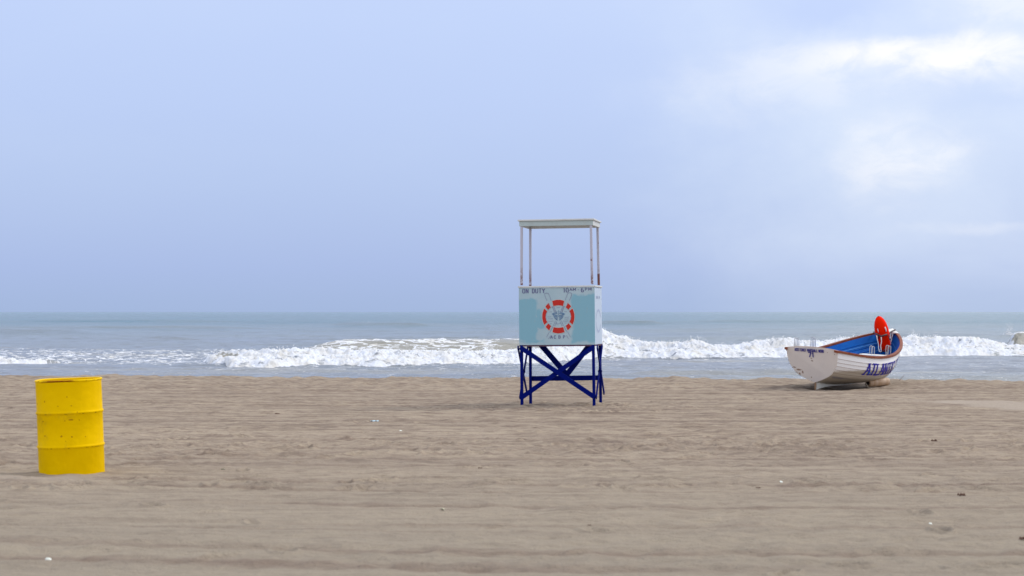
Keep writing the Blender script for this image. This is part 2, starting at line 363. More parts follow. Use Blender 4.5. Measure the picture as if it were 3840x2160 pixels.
A_base = [(100,1380),(700,1338),(750,1350),(800,1366),(857,1378),(1000,1380),(1200,1374),(1400,1377),(1600,1371),(1800,1370),(2000,1368),(2120,1358),(2250,1347),(2400,1348),(2600,1351),(2950,1345),(3200,1338),(3400,1333),(3560,1333),(3840,1331),(4300,1331)]
A_top = [(100,1330),(727,1305),(760,1298),(900,1308),(1000,1309),(1150,1301),(1400,1308),(1800,1308),(2000,1303),(2120,1288),(2250,1270),(2330,1279),(2400,1277),(2520,1271),(2600,1266),(2680,1280),(2760,1279),(2850,1270),(2940,1264),(3100,1270),(3200,1262),(3300,1258),(3420,1260),(3500,1254),(3640,1256),(3740,1270),(3800,1286),(3900,1290),(4300,1290)]
sA, FA = breaker(A_base, A_top, px(706, 86), 40, .5)
breaker([(-900,1366),(-100,1369),(100,1367),(200,1360),(300,1352),(500,1350)], [(-900,1330),(-100,1336),(60,1334),(180,1330),(300,1338),(500,1340)], -60, px(262, 87), .5, 2.6, 3.2)
def swell(x0, x1, soft, Y0, slope, h, wf, wb):
    global Hs
    s = Yw - (Y0 + slope * Xw + .5 * perlin(Xw * .1, Xw * 0 + Y0, 70)); k = np.where(s < 0, np.exp(-(s / wf)**2), np.exp(-(s / wb)**2))
    Hs += h * k * seg(Xw, x0, x1, soft); return s
# second wave rising behind the foam: lacy on its left, smooth brown face by the stand
lace = win(lambda x, y: fbm(x * .55, y * 1.3, 4, 80, .55)); lace2 = win(lambda x, y: fbm(x * 1.9, y * 4.2, 3, 81, .6), 60, 560)
net = win(lambda x, y: 1 - np.abs(fbm(x * .8 + .12 * perlin(x * 3, y * 5, 84), y * 1.5, 3, 82, .55)) * 3.2)
sB = swell(px(1150, 100), px(2300, 100), 2.5, 98.5, .06, .98, 3.2, 3.4)
fB = seg(Xw, px(1080, 98), px(1850, 99) + lace2 * .6, 1.0) * sstep(-6, -5, sB) * (1 - sstep(.6, 1.6, sB))
foam = np.maximum(foam, fB * sstep(.15, .62, net + .35 * lace2))
fB2 = seg(Xw, px(1840, 100), px(2300, 100), .5) * np.exp(-((sB - .1) / .35)**2); foam = np.maximum(foam, fB2 * sstep(-.3, .3, lace2) * .9)
# glassy wave at the far right with a pitching crest
sC = Yw - (114. + .4 * perlin(Xw * .1, Xw * 0 + 3, 70)); XC = Xw * 114 / Yw + .25 * lump_b   # its end runs off obliquely
Hs += 1.22 * np.where(sC < 0, np.exp(-(sC / 2.0)**2), np.exp(-(sC / 4.0)**2)) * seg(XC, px(3790, 114), 60, .55)
foam = np.maximum(foam, seg(XC, px(3788, 114), 60, .12) * (np.abs(sC - .15) < .28)); foam = np.maximum(foam, sstep(.26, .10, np.abs(XC - px(3789, 114)) + .15 * lump_c) * sstep(-.2, .3, lump_b + .3) * np.exp(-((sC + 1) / 2.0)**2))
# thin foam left between the two broken waves, and film near the shore
fD = seg(Xw, -60, px(1000, 105), 3) * sstep(88, 94, Yw) * (1 - sstep(112, 125, Yw + 10 * lace)); foam = np.maximum(foam, fD * sstep(.30, .85, net + .45 * lace2 + .2*lace) * .85)
fL = (1 - sstep(px(800, 86), px(900, 86), Xw)) * seg(Yw, 86, 92, 1.5); foam = np.maximum(foam, fL * sstep(.45, .9, net + .5 * lace2) * .7)
fE = (1 - sstep(-1.5, .3, Yw - FA)) * sstep(60, 64, Yw) * (Yw < FA + 1); film = sstep(.48, 1.10, win(lambda x, y: 1 - np.abs(fbm(x * .5, y * 2.0, 4, 83, .6)) * 2.6) + .35 * lace2)
foam = np.maximum(foam, fE * film * (.40 + .30 * np.exp(-((Yw - FA) / 3)**2)))
foam = np.maximum(foam, seg(Xw, px(3280, 97), 60, 1.) * np.exp(-((Yw - FA + .8) / .9)**2) * .9)
for (a, b_, Y0, sl, h, wf, wb) in ((2330, 3150, 70.5, .05, .20, 1.3, 1.8), (1750, 2300, 66.6, .1, .10, .8, 1.2), (3250, 4300, 67.5, -.08, .12, .8, 1.2), (-300, 600, 70, .03, .10, 1, 1.4), (700, 1500, 73, -.03, .10, 1, 1.4),
        (3300, 4300, 78, .03, .12, 1, 1.4), (-600, 420, 205, .1, .55, 5, 7), (520, 720, 150, .0, .40, 3, 5), (1250, 1600, 300, .0, .75, 6, 8), (2240, 2480, 330, .0, .85, 6, 8), (-200, 900, 260, .1, .45, 6, 8), (1000, 1900, 160, .03, .25, 4, 6), (2500, 3700, 190, -.05, .28, 4, 6), (2600, 3300, 420, 0, .5, 8, 9), (100, 900, 430, 0, .5, 8, 9)):
    swell(px(a, Y0), px(b_, Y0), max(1.5, (b_ - a) * Y0 / FP * .18), Y0, sl, h, wf, wb)
for (a, b_, Y0, wd, st) in ((2300, 2318, 331, 2.5, .9), (2372, 2412, 331.5, 2.5, .9), (1355, 1405, 301, 2.0, .8), (1470, 1485, 301, 2, .8), (540, 572, 151, 1.0, .9), (1500, 1520, 500, 4, .6), (3785, 3840, 270, 2, .5), (240, 256, 190, 1, .6), (1575, 1590, 380, 3, .6), (2670, 2680, 210, 1, .7), (2700, 2900, 175, .8, .35), (860, 880, 350, 2, .5), (3000, 3040, 520, 4, .5)):
    foam = np.maximum(foam, seg(Xw, px(a, Y0), px(b_, Y0), .8) * np.exp(-((Yw - Y0) / wd)**2) * st * sstep(-.5, .2, lace2))
Hs += sstep(.4, .9, foam) * (1 - sstep(180, 260, Yw)) * .015 * lump_c
# long calm row in front of the beach: water thins out under the sand
turb = np.maximum(seg(Xw, px(1100, 98), px(2300, 98), 2) * np.exp(-((sB + 2) / 3.5)**2), seg(Xw, px(3750, 114), 60, .5) * np.exp(-((sC + 1.5) / 3)**2))
turb = np.maximum(turb, np.exp(-((Xw - px(845, 86)) / 1.6)**4) * np.exp(-((sA - 2.5) / 1.6)**4)); turb = np.maximum(turb, .55 * sstep(.30, 1.0, win(lambda x, y: fbm(x * .05, y * .16, 3, 91, .5) * 1.6)))
turb = np.maximum(turb, .45 * seg(Xw, px(2330, 70), px(3150, 70), 2) * np.exp(-((Yw - 69.6) / 1.3)**2)); turb = np.maximum(turb, (1 - sstep(63, 67, Yw)) * .5)
m, t, b, tc = new_mat('sea_water'); P = tc.outputs['Object']
yy = t.sep(P)[1]
fo = t.attr('foam'); fn1 = t.noise(t.map(P, (1, 1.3, 1)), 4.0, 5, .7); fn2 = t.noise(t.map(P, (1, 1, 1)), 16.0, 4, .7)
th = t.math('ADD', fo, t.math('ADD', t.math('MULTIPLY', t.math('SUBTRACT', fn1, .5), .9), t.math('MULTIPLY', t.math('SUBTRACT', fn2, .5), .5)))
fm = t.mr(th, .30, .62, 0, 1, True); fm = t.math('MULTIPLY', fm, t.mr(fo, .02, .15))
fc = t.mix(t.mr(t.noise(P, 1.3, 5, .65), .42, .68), (.80, .84, .93), (.70, .69, .66))
deep = t.mix(t.mr(yy, 90, 420), (.250, .278, .338), (.072, .178, .225))
deep = t.mix(t.mr(t.noise(t.map(P, (.02, .06, 1)), 1.0, 4), .4, .65, 0, .5), deep, (.20, .225, .195))
deep = t.mix(t.attr('turb'), deep, (.360, .348, .305)); t.set(b.inputs['Base Color'], t.mix(fm, deep, fc))
t.set(b.inputs['Roughness'], t.mr(fm, 0, 1, .15, .9)); b.inputs['IOR'].default_value = 1.33
t.set(b.inputs['Specular IOR Level'], t.mr(fm, 0, 1, .5, .1))
w1 = t.noise(t.map(P, (.9, 2.2, 1)), 1.0, 6, .62, .3); w2 = t.noise(t.map(P, (.16, .42, 1)), 1.0, 6, .65, .2)
hgt = t.math('ADD', t.math('MULTIPLY', w1, .24), t.math('MULTIPLY', w2, t.mr(yy, 120, 400, .25, 1.2)))
bw = t.bump(hgt, 1.0, 1.0); bf = t.bump(t.math('ADD', fn2, t.math('MULTIPLY', fn1, 1.5)), .45, .06)
nm = t.n.new('ShaderNodeMix'); nm.data_type = 'VECTOR'; t.set(nm.inputs[0], fm); t.set(nm.inputs[4], bw); t.set(nm.inputs[5], bf)
t.set(b.inputs['Normal'], nm.outputs[1]); MSEA = m
me = grid_mesh('water', (Xw, Yw, SEA + Hs, {'foam': foam, 'turb': turb}))
tag(link('water', me, MSEA), 'grey green ocean with white breakers rolling in', kind='structure')
# droplets thrown up from the breaking crests
sp = MB(); xsA, ysA = foot(A_base)
def drop(x, y, z, r): sp.add([(x-r,y,z),(x+r,y,z),(x,y-r,z),(x,y+r,z),(x,y,z-r),(x,y,z+r)], [(0,2,5),(2,1,5),(1,3,5),(3,0,5),(2,0,4),(1,2,4),(3,1,4),(0,3,4)])
def surf_h(x, y):
    i = min(np.searchsorted(wy, y), len(wy) - 1); j = min(np.searchsorted(ub, x / y), len(ub) - 1); return SEA + Hs[i, j]
def crest_at(x):
    f = float(np.interp(x, xsA, ysA)); best = max(((surf_h(x, f + d), f + d) for d in np.arange(2.5, 6.2, .3))); return best
for (p, n, hh, wdt) in [(2600, 90, .30, 1.0), (2940, 60, .22, .7), (3420, 70, .35, .25), (3575, 90, .40, .35), (3630, 60, .25, .6), (3782, 160, .75, .25), (3300, 40, .25, .4), (2370, 50, .22, .5), (2250, 50, .2, .5), (740, 30, .2, .6), (2530, 30, .2, .4), (3100, 40, .2, .6)] + [(random.uniform(800, 3800), 18, .16, .7) for _ in range(46)]:
    x0 = px(p, 98 if p > 2100 else 86)
    for _ in range(n):
        x = x0 + random.gauss(0, wdt * .5); z, y = crest_at(x)
        if p == 3782: y = 113.; x = px(3784, 113) + random.gauss(0, .13); z = SEA + 1.05
        r = random.random(); drop(x, y + random.uniform(-.3, .3), z + hh * r * r - .03, random.uniform(.010, .034) * (1.2 - r * .6))
MFOAM = paint('spray_white', (.85, .86, .88), .6, 0.0)
tag(sp.build('sea_spray', MFOAM), 'white spray flung up from the breaking wave crests', 'spray', kind='stuff')

# ---------------------------------------------------------------- STROKE LETTERS
def arc(cx, cy, rx, ry, a0, a1, n=8): return [(cx + rx * math.cos(R(a0 + (a1 - a0) * i / n)), cy + ry * math.sin(R(a0 + (a1 - a0) * i / n))) for i in range(n + 1)]
GL = {  # unit box strokes, x 0..1, y 0..1
 'A': [[(0,0),(.5,1)],[(.5,1),(1,0)],[(.22,.36),(.78,.36)]], 'B': [[(.1,0),(.1,1)],[(.1,1),(.6,1),(.85,.88),(.85,.66),(.6,.53),(.1,.53)],[(.6,.53),(.92,.4),(.92,.14),(.6,0),(.1,0)]],
 'C': [[(.95,.78),(.78,.97),(.5,1),(.2,.97),(.05,.75),(.05,.25),(.2,.03),(.5,0),(.78,.03),(.95,.22)]], 'D': [[(.1,0),(.1,1)],[(.1,1),(.6,1),(.93,.8),(.93,.2),(.6,0),(.1,0)]],
 'E': [[(.1,0),(.1,1)],[(.1,1),(.95,1)],[(.1,.52),(.75,.52)],[(.1,0),(.95,0)]], 'F': [[(.1,0),(.1,1)],[(.1,1),(.95,1)],[(.1,.52),(.75,.52)]],
 'H': [[(.08,0),(.08,1)],[(.92,0),(.92,1)],[(.08,.5),(.92,.5)]], 'I': [[(.5,0),(.5,1)]], 'L': [[(.1,1),(.1,0)],[(.1,0),(.95,0)]],
 'M': [[(.05,0),(.05,1)],[(.05,1),(.5,.35)],[(.5,.35),(.95,1)],[(.95,1),(.95,0)]], 'N': [[(.08,0),(.08,1)],[(.08,1),(.92,0)],[(.92,0),(.92,1)]],
 'O': [[(.5,1),(.2,.97),(.05,.75),(.05,.25),(.2,.03),(.5,0),(.8,.03),(.95,.25),(.95,.75),(.8,.97),(.5,1)]], 'P': [[(.1,0),(.1,1)],[(.1,1),(.65,1),(.92,.86),(.92,.62),(.65,.47),(.1,.47)]],
 'R': [[(.1,0),(.1,1)],[(.1,1),(.65,1),(.92,.86),(.92,.62),(.65,.47),(.1,.47)],[(.55,.47),(.95,0)]], 'S': [[(.92,.8),(.7,1),(.3,1),(.08,.85),(.08,.66),(.3,.53),(.7,.47),(.92,.34),(.92,.15),(.7,0),(.3,0),(.08,.2)]],
 'T': [[(0,1),(1,1)],[(.5,1),(.5,0)]], 'U': [[(.06,1),(.06,.25),(.22,.03),(.5,0),(.78,.03),(.94,.25),(.94,1)]], 'W': [[(0,1),(.25,0)],[(.25,0),(.5,.75)],[(.5,.75),(.75,0)],[(.75,0),(1,1)]],
 'Y': [[(0,1),(.5,.5)],[(1,1),(.5,.5)],[(.5,.5),(.5,0)]], '0': [[(.5,1),(.15,.9),(.05,.6),(.05,.4),(.15,.1),(.5,0),(.85,.1),(.95,.4),(.95,.6),(.85,.9),(.5,1)]],
 '1': [[(.5,0),(.5,1)],[(.5,1),(.15,.8)]], '6': [[(.85,.9),(.5,1),(.2,.9),(.06,.6),(.06,.3),(.2,.05),(.5,0),(.8,.05),(.94,.3),(.8,.52),(.5,.58),(.1,.45)]],
 '7': [[(.02,1),(.95,1),(.4,0)]], '-': [[(.15,.5),(.85,.5)]]}
def text_quads(s, h, wch, gap, sw, serif=0., vw=None):
    """rectangular strokes of a line of writing in text plane coordinates"""
    out = []; x = 0
    for ch in s:
        if ch == ' ': x += wch * .75; continue
        cw = wch * (.45 if ch in 'I1' else .8 if ch == '-' else 1.25 if ch in 'MW' else 1)
        for st in GL[ch]:
            for a, b_ in zip(st[:-1], st[1:]):
                p = Vector((x + a[0] * cw, a[1] * h)); q = Vector((x + b_[0] * cw, b_[1] * h)); d = q - p
                w_ = sw * (vw if (vw and abs(d.y) > abs(d.x)) else 1)
                dn = d.normalized(); nrm = Vector((-dn.y, dn.x)) * w_ / 2; e = dn * sw * .25
                out.append((p - e - nrm, q + e - nrm, q + e + nrm, p - e + nrm))
                if serif and abs(d.y) > abs(d.x):
                    for k in (p, q):
                        if k.y < .02 * h or k.y > .98 * h:
                            out.append(tuple(Vector((k.x + sx * serif, k.y + sy * sw * .32)) for sx, sy in ((-1,-1),(1,-1),(1,1),(-1,1))))
        x += cw + gap
    return out, x - gap
def quads_mesh(qs, fn, n=1):
    mb = MB(); k = 0
    for q in qs:
        vs = []
        for i in range(n + 1):
            for j in range(n + 1):
                a = q[0].lerp(q[1], i / n); b_ = q[3].lerp(q[2], i / n); p = a.lerp(b_, j / n)
                vs.append(fn(p.x, p.y, (k % 5) * .0006))
        mb.add(vs, [(i*(n+1)+j, (i+1)*(n+1)+j, (i+1)*(n+1)+j+1, i*(n+1)+j+1) for i in range(n) for j in range(n)]); k += 1
    return mb

# ---------------------------------------------------------------- LIFEGUARD STAND
MBLUE = paint('navy_paint', (.001, .007, .155), .55, .06, (.01, .01, .05), 6, .15, .03)
MWHITE = paint('stand_white', (.66, .69, .70), .5, .16, (.34, .27, .24), 5)
m, t, b, tc = new_mat('post_paint'); P = tc.outputs['Object']; z = t.sep(P)
wear = t.math('MULTIPLY', t.mr(z[2], 2.15, 1.84, 0, 1), t.mr(t.noise(t.map(P, (6, 6, 9)), 3, 5, .6), .42, .55))
wear = t.math('MAXIMUM', wear, t.mr(t.noise(t.map(P, (9, 9, 4), (3, 0, 0)), 2.3, 4), .68, .74))
wear = t.math('MAXIMUM', wear, t.math('MULTIPLY', t.math('MULTIPLY', t.mr(z[0], .50, .52), t.mr(z[1], .3, .35)), t.mr(t.math('ADD', z[2], t.math('MULTIPLY', t.noise(P, 30), .06)), 2.06, 2.045)))
t.set(b.inputs['Base Color'], t.mix(wear, (.50, .50, .60), (.17, .055, .045))); b.inputs['Roughness'].default_value = .6; MPOST = m
m, t, b, tc = new_mat('panel_paint'); P = tc.outputs['Object']; s_ = t.sep(P)
nd = t.math('MULTIPLY', t.math('SUBTRACT', t.noise(P, 5, 3, .5), .5), .16); nd2 = t.math('MULTIPLY', t.math('SUBTRACT', t.noise(P, 16, 3, .6), .5), .05)
def rb(cx, cz, hw, hh):
    a = t.math('SUBTRACT', t.math('ABSOLUTE', t.math('SUBTRACT', s_[0], cx)), hw); c_ = t.math('SUBTRACT', t.math('ABSOLUTE', t.math('SUBTRACT', s_[2], cz)), hh)
    return t.math('ADD', t.math('MAXIMUM', a, c_), t.math('ADD', nd, nd2))
pm = t.math('MINIMUM', t.math('MINIMUM', rb(-.48, 1.31, .18, .33), rb(-.27, 1.335, .055, .14)), rb(.44, 1.335, .195, .365))
pm = t.math('MINIMUM', pm, rb(-.40, .985, .20, .03))
pm = t.mr(pm, .018, -.018)
base = t.mix(t.mr(t.noise(P, 3, 4), .35, .65), (.38, .53, .61), (.44, .575, .65)); edge = t.mr(t.math('ABSOLUTE', s_[0]), .565, .578)
cc = t.mix(pm, base, (.225, .46, .58)); cc = t.mix(t.math('MULTIPLY', t.mr(t.noise(t.map(P, (10, 10, 3)), 4, 5, .7), .6, .75), .4), cc, (.42, .40, .36))
t.set(b.inputs['Base Color'], cc); b.inputs['Roughness'].default_value = .5; t.set(b.inputs['Normal'], t.bump(t.noise(t.map(P, (3, 3, 1)), 20, 3), .15, .004)); MPANEL = m
MSIDE = paint('side_white', (.53, .64, .80), .5, .10, (.42, .50, .62), 4)
MRED = paint('emblem_red', (.56, .012, .004), .5, .05)
MLINE = paint('faded_blue_ink', (.20, .20, .36), .6, .05); MINK = paint('dull_blue_ink', (.13, .14, .30), .6, .05); MSTEEL = paint('boat_blue_ink', (.10, .21, .40), .6, .05)
MHALO = paint('halo_white', (.58, .60, .60), .6, .05); MFAINT = paint('faint_blue_ink', (.40, .48, .68), .6, .0)
st = empty('lifeguard_stand', (.768, 28.38, 0), (0, R(-.55), R(-9.3)))
tag(st, 'white and teal wooden lifeguard stand on crossed navy blue legs', 'lifeguard stand')
HX, HY = .553, .435
for sx in (-1, 1):
    for sy in (-1, 1):
        q = MB(); lw = .040
        q.beam((sx * HX, sy * HY, -.14), (sx * (HX - .004), sy * HY, .93), lw, .065); q.build('leg', MBLUE, st, bevel=.003)
        q = MB(); q.beam((sx * (HX - .012), sy * HY, 1.84), (sx * (HX - .022), sy * HY, 2.75), .036, .036); q.build('post', MPOST, st, bevel=.003)
yf = -HY - .047
def brace(p, q_, w_, d_, up=(0, 1, 0), name='brace'):
    k = MB(); k.beam(p, q_, w_, d_, up); return k.build(name, MBLUE, st, bevel=.003)
brace((-HX - .012, yf, .895), (HX + .012, yf, .135), .070, .022)
brace((HX + .005, yf + .0245, .895), (-HX - .015, yf + .0245, .12), .070, .022)
yb = HY + .047
brace((-.40, yb, .93), (.035, yb, .42), .088, .022); brace((.40, yb + .001, .93), (-.0, yb + .001, .42), .086, .020)
brace((-HX + .01, yb - .026, .385), (HX + .02, yb - .026, .395), .078, .022, name='rail')
for sx in (-1, 1):
    xx = sx * (HX + .032)
    brace((xx, -HY, .12), (xx, HY, .90), .055, .020, (1, 0, 0)); brace((xx + sx * .022, HY, .15), (xx + sx * .022, -HY, .90), .055, .020, (1, 0, 0))
    k = MB(); k.tube([(xx - sx*.02, 0, .51), (xx + sx*.045, 0, .51)], .016, 10); k.build('bolt', MBLUE, st)
k = MB(); k.box((-HX - .03, -HY - .03, .905), (HX + .03, HY + .03, .925)); k.build('sill_board', paint('dark_sill', (.10, .05, .10), .7, .1), st)
W2 = .580; yF = -.470; yB = .470; Zb, Zt = .927, 1.798
k = MB(); k.box((-W2, yF, Zb), (W2, yF + .018, Zt)); panel = k.build('rear_panel', MPANEL, st, bevel=.002)
panel['label'] = 'pale panel with teal patches, a painted life ring and crossed oars'
k = MB(); k.box((W2 - .018, yF + .0185, Zb), (W2, yB, Zt)); sidep = k.build('side_panel', MSIDE, st, bevel=.002)
k = MB(); k.box((-W2, yF + .0185, Zb), (-W2 + .018, yB, Zt)); k.build('side_panel', MSIDE, st, bevel=.002)
for (x0, y0, x1, y1) in ((-W2 - .012, yF - .014, W2 + .012, yF + .040), (-W2 - .012, yF + .041, -W2 + .035, yB + .01), (W2 - .035, yF + .041, W2 + .012, yB + .01)):
    k = MB(); k.box((x0, y0, 1.800), (x1, y1, 1.824)); k.build('top_rail', MWHITE, st, bevel=.004)
k = MB(); k.box((-W2 + .019, yF + .019, .95), (W2 - .019, yB - .02, .975)); k.build('floor', MWHITE, st)
k = MB(); k.box((-W2 + .02, -.40, 1.36), (W2 - .02, .02, 1.39)); k.box((-W2 + .02, -.02, .976), (W2 - .02, 0, 1.358)); k.build('seat', MWHITE, st)
k = MB(); k.box((-W2 + .019, yB - .018, .93), (W2 - .019, yB, 1.16)); k.build('foot_board', MWHITE, st)
# roof frame and slab
for (a, c_) in (((-.565, -.462, 2.737), (.565, -.440, 2.812)), ((-.565, .440, 2.737), (.565, .462, 2.812)), ((-.565, -.4395, 2.737), (-.543, .4395, 2.812)), ((.543, -.4395, 2.737), (.565, .4395, 2.812))):
    k = MB(); k.box(a, c_); k.build('fascia', MWHITE if a[1] > -.45 else paint('fascia_grey', (.46, .56, .58), .5, .10), st, bevel=.002)
k = MB(); k.box((-.585, -.485, 2.8135), (.585, .485, 2.838)); k.build('roof', MWHITE, st, bevel=.004)
# writing and emblem, in panel coordinates
def pn(bx, by): return ((bx - 979) / 1462 * 1.16, 1.798 - (by - 200) / 1115 * .871)
def on_panel(x0, z0): return lambda x, y, o: (x0 + x, yF - .0022 - o, z0 + y)
def put(s, bx, by, h, wch, gap, sw, mat, vw=1.5, name='lettering'):
    q, tot = text_quads(s, h, wch, gap, sw, 0, vw); x0, z0 = pn(bx, by)
    quads_mesh(q, on_panel(x0, z0)).build(name, mat, panel)
u = 1.16 / 1462
put('ON', 322, 303, 80*u, 46*u, 20*u, 10*u, MINK, 1.7); put('DUTY', 507, 303, 80*u, 46*u, 20*u, 10*u, MINK, 1.7)
put('10', 1118, 296, 80*u, 48*u, 22*u, 10*u, MINK, 1.7); put('AM', 1235, 266, 48*u, 42*u, 20*u, 8*u, MINK, 1.7)
put('-', 1385, 275, 48*u, 40*u, 0, 9*u, MINK); put('6', 1455, 294, 78*u, 46*u, 0, 10*u, MINK, 1.7); put('PM', 1528, 264, 48*u, 42*u, 26*u, 8*u, MINK, 1.7)
put('A', 855, 1190, 56*u, 38*u, 0, 8*u, MINK, 1.7); put('C', 925, 1190, 56*u, 34*u, 0, 8*u, MINK, 1.7); put('B', 1010, 1190, 56*u, 38*u, 0, 8*u, MINK, 1.7); put('P', 1098, 1190, 56*u, 36*u, 0, 8*u, MINK, 1.7)
def ring(mb, cx, cy, rx0, ry0, rx1, ry1, a0, a1, off, n=14):
    vs = []
    for i in range(n + 1):
        a = R(a0 + (a1 - a0) * i / n)
        for (rx, ry) in ((rx0, ry0), (rx1, ry1)):
            x, z = pn(cx + rx * math.cos(a), cy - ry * math.sin(a)); vs.append((x, yF - off, z))
    mb.add(vs, [(2*i, 2*i+2, 2*i+3, 2*i+1) for i in range(n)])
red = MB(); halo = MB()
CX, CY = 1010, 765
for (a0, a1) in ((68, 112), (248, 292), (151, 209), (-29, 29), (126, 143), (37, 54), (217, 235), (305, 323)):
    ring(red, CX, CY, 246, 218, 310, 325, a0, a1, .0060); ring(halo, CX, CY, 238, 208, 319, 334, a0 - 1.8, a1 + 1.8, .0034)
halo.build('emblem_halo', MHALO, panel); e1 = red.build('life_ring_emblem', MRED, panel)
lines = MB()
def pl(mb, pts, wd, off=.0066, dash=None):
    for i, (a, c_) in enumerate(zip(pts[:-1], pts[1:])):
        if dash and i % dash == dash - 1: continue
        p = Vector(pn(*a)); q = Vector(pn(*c_)); d = q - p
        if d.length < 1e-6: continue
        d.normalize(); n_ = Vector((-d.y, d.x)) * wd * u / 2
        o_ = off + (i % 3) * .0004
        mb.add([(v.x, yF - o_, v.y) for v in (p - n_, q - n_, q + n_, p + n_)], [(0, 1, 2, 3)])
def oar(flip):
    f = (lambda x: 2 * 1010 - x) if flip else (lambda x: x)
    def L(pts, wd=7, dash=None): pl(lines, [(f(x), y) for x, y in pts], wd, .0066, dash)
    L([(748,335),(752,315),(775,306),(810,306),(828,322),(838,350)]); L([(750,340),(770,400),(795,455),(815,500),(835,545)], 6, 3); L([(838,350),(858,400),(872,450),(893,510)], 6, 3)
    L([(895,565),(918,620),(940,680)], 9); L([(922,565),(945,620),(965,680)], 7)
    L([(1040,862),(1060,905),(1082,950)], 6); L([(1068,852),(1090,900),(1110,945)], 6); L([(1120,960),(1150,1020),(1180,1075)], 6, 3); L([(1165,1130),(1180,1165),(1205,1195)], 7); L([(1195,1075),(1220,1125),(1240,1165),(1236,1192)], 6, 3)
oar(False); lines.build('oar_emblem', MLINE, panel); lines = MB(); oar(True); lines.build('oar_emblem', MLINE, panel); lines = MB()
pl(lines, arc(CX, CY, 242, 222, 115, 245, 24), 4, dash=3); pl(lines, arc(CX, CY, 242, 222, -65, 65, 24), 4, dash=3)
for (x0, x1, y) in ((800,880,768),(808,905,805),(815,915,852),(1130,1215,778),(1125,1210,812),(1100,1200,852),(960,1045,903),(975,1040,590),(840,890,670),(1125,1180,668),(840,880,900),(1120,1160,890)):
    pl(lines, [(x0, y), ((x0+x1)/2, y + 4), (x1, y - 2)], 5)
lines.build('water_line_emblem', MLINE, panel)
bt = MB()
for s_ in (-1, 1):
    f = lambda x: 1012 + s_ * x
    pl(bt, [(f(125), 712), (f(60), 690), (f(20), 670)], 9, .0072); pl(bt, [(f(118), 722), (f(60), 712), (f(20), 700)], 13, .0075)
    for k_, (yo, w_) in enumerate(((738, 105), (762, 98), (786, 88), (808, 72), (828, 45))):
        pl(bt, [(f(w_), yo - 6), (f(w_ * .5), yo + 4), (f(14), yo + 8)], 13 - k_, .0072 + k_ * .0001)
pl(bt, [(1016, 640), (1014, 770)], 7, .0080)
bt.build('small_boat_emblem', MSTEEL, panel)
# faded emblem on the right side
fa = MB()
def sd(y, z, y2, z2, wd):
    p = Vector((y, z)); q = Vector((y2, z2)); d = (q - p).normalized(); n_ = Vector((-d.y, d.x)) * wd / 2
    fa.add([(W2 + .0025, v.x, v.y) for v in (p - n_, q - n_, q + n_, p + n_)], [(0, 1, 2, 3)])
for a0 in range(20, 165, 12): 
    for sgn in (1, -1):
        a1 = a0 + 12; sd(.30 * math.cos(R(a0)), 1.285 + sgn * .165 * math.sin(R(a0)), .30 * math.cos(R(a1)), 1.285 + sgn * .165 * math.sin(R(a1)), .035)
fa.build('faded_emblem', MFAINT, sidep); fa = MB()
for a in (-.28, -.1, .1): sd(a, 1.63, a + .09, 1.66, .03); sd(a, 1.66, a + .09, 1.63, .02)
fa.build('faded_lettering', MFAINT, sidep)

# ---------------------------------------------------------------- OIL DRUM
m, t, b, tc = new_mat('drum_yellow'); P = tc.outputs['Object']; s_ = t.sep(P)
def spots(lst, dist):
    r = None; fr = t.mr(s_[1], 0, -.05)
    wv = t.math('MULTIPLY', t.math('SUBTRACT', t.noise(P, 45, 3, .6), .5), dist)
    for (x, z, rx, rz) in lst:
        dx = t.math('DIVIDE', t.math('SUBTRACT', s_[0], x), rx); dz = t.math('DIVIDE', t.math('SUBTRACT', s_[2], z), rz)
        d = t.math('ADD', t.math('SQRT', t.math('ADD', t.math('MULTIPLY', dx, dx), t.math('MULTIPLY', dz, dz))), wv)
        k = t.mr(d, 1.15, .7, 0, 1); r = k if r is None else t.math('MAXIMUM', r, k)
    return t.math('MULTIPLY', r, fr)
S = .000709
def dz(zx, zy): return (zx - 657) * S, (1326 - zy) * S
L1 = [dz(640,838)+(.011,.009), dz(765,848)+(.007,.008), dz(418,832)+(.008,.006), dz(608,467)+(.006,.005), dz(772,467)+(.007,.006), dz(398,655)+(.007,.007), dz(690,900)+(.005,.004), dz(855,648)+(.005,.006), dz(305,437)+(.005,.009), dz(430,410)+(.006,.010), dz(725,357)+(.006,.005), dz(915,858)+(.005,.005), dz(760,640)+(.022,.006), dz(690,650)+(.008,.004), dz(840,548)+(.006,.004)]
rs = spots(L1, 1.4)
smudge = spots([dz(700,600)+(.11,.035), dz(740,590)+(.04,.04), dz(350,690)+(.09,.07), dz(460,560)+(.05,.03), dz(420,860)+(.03,.05), dz(690,960)+(.012,.05)], 1.2)
base = t.mix(t.mr(t.noise(P, 3.2, 5, .6), .35, .7), (.90, .575, .0), (.83, .515, .0))
base = t.mix(t.math('MULTIPLY', smudge, t.mr(t.noise(P, 25, 4, .7), .4, .65, 0, .30)), base, (.42, .27, .02))
base = t.mix(t.math('MULTIPLY', rs, .65), base, (.26, .06, .008))
hoop = None
for zz in (.545, .246):
    k = t.math('MULTIPLY', t.mr(t.math('ABSOLUTE', t.math('SUBTRACT', s_[2], zz - .008)), .006, .002), t.mr(t.noise(t.map(P, (1, 1, .3)), 26, 4, .7), .52, .62)); hoop = k if hoop is None else t.math('MAXIMUM', hoop, k)
base = t.mix(t.math('MULTIPLY', hoop, .7), base, (.22, .10, .01))
t.set(b.inputs['Base Color'], base); b.inputs['Roughness'].default_value = .5; b.inputs['Specular IOR Level'].default_value = .02
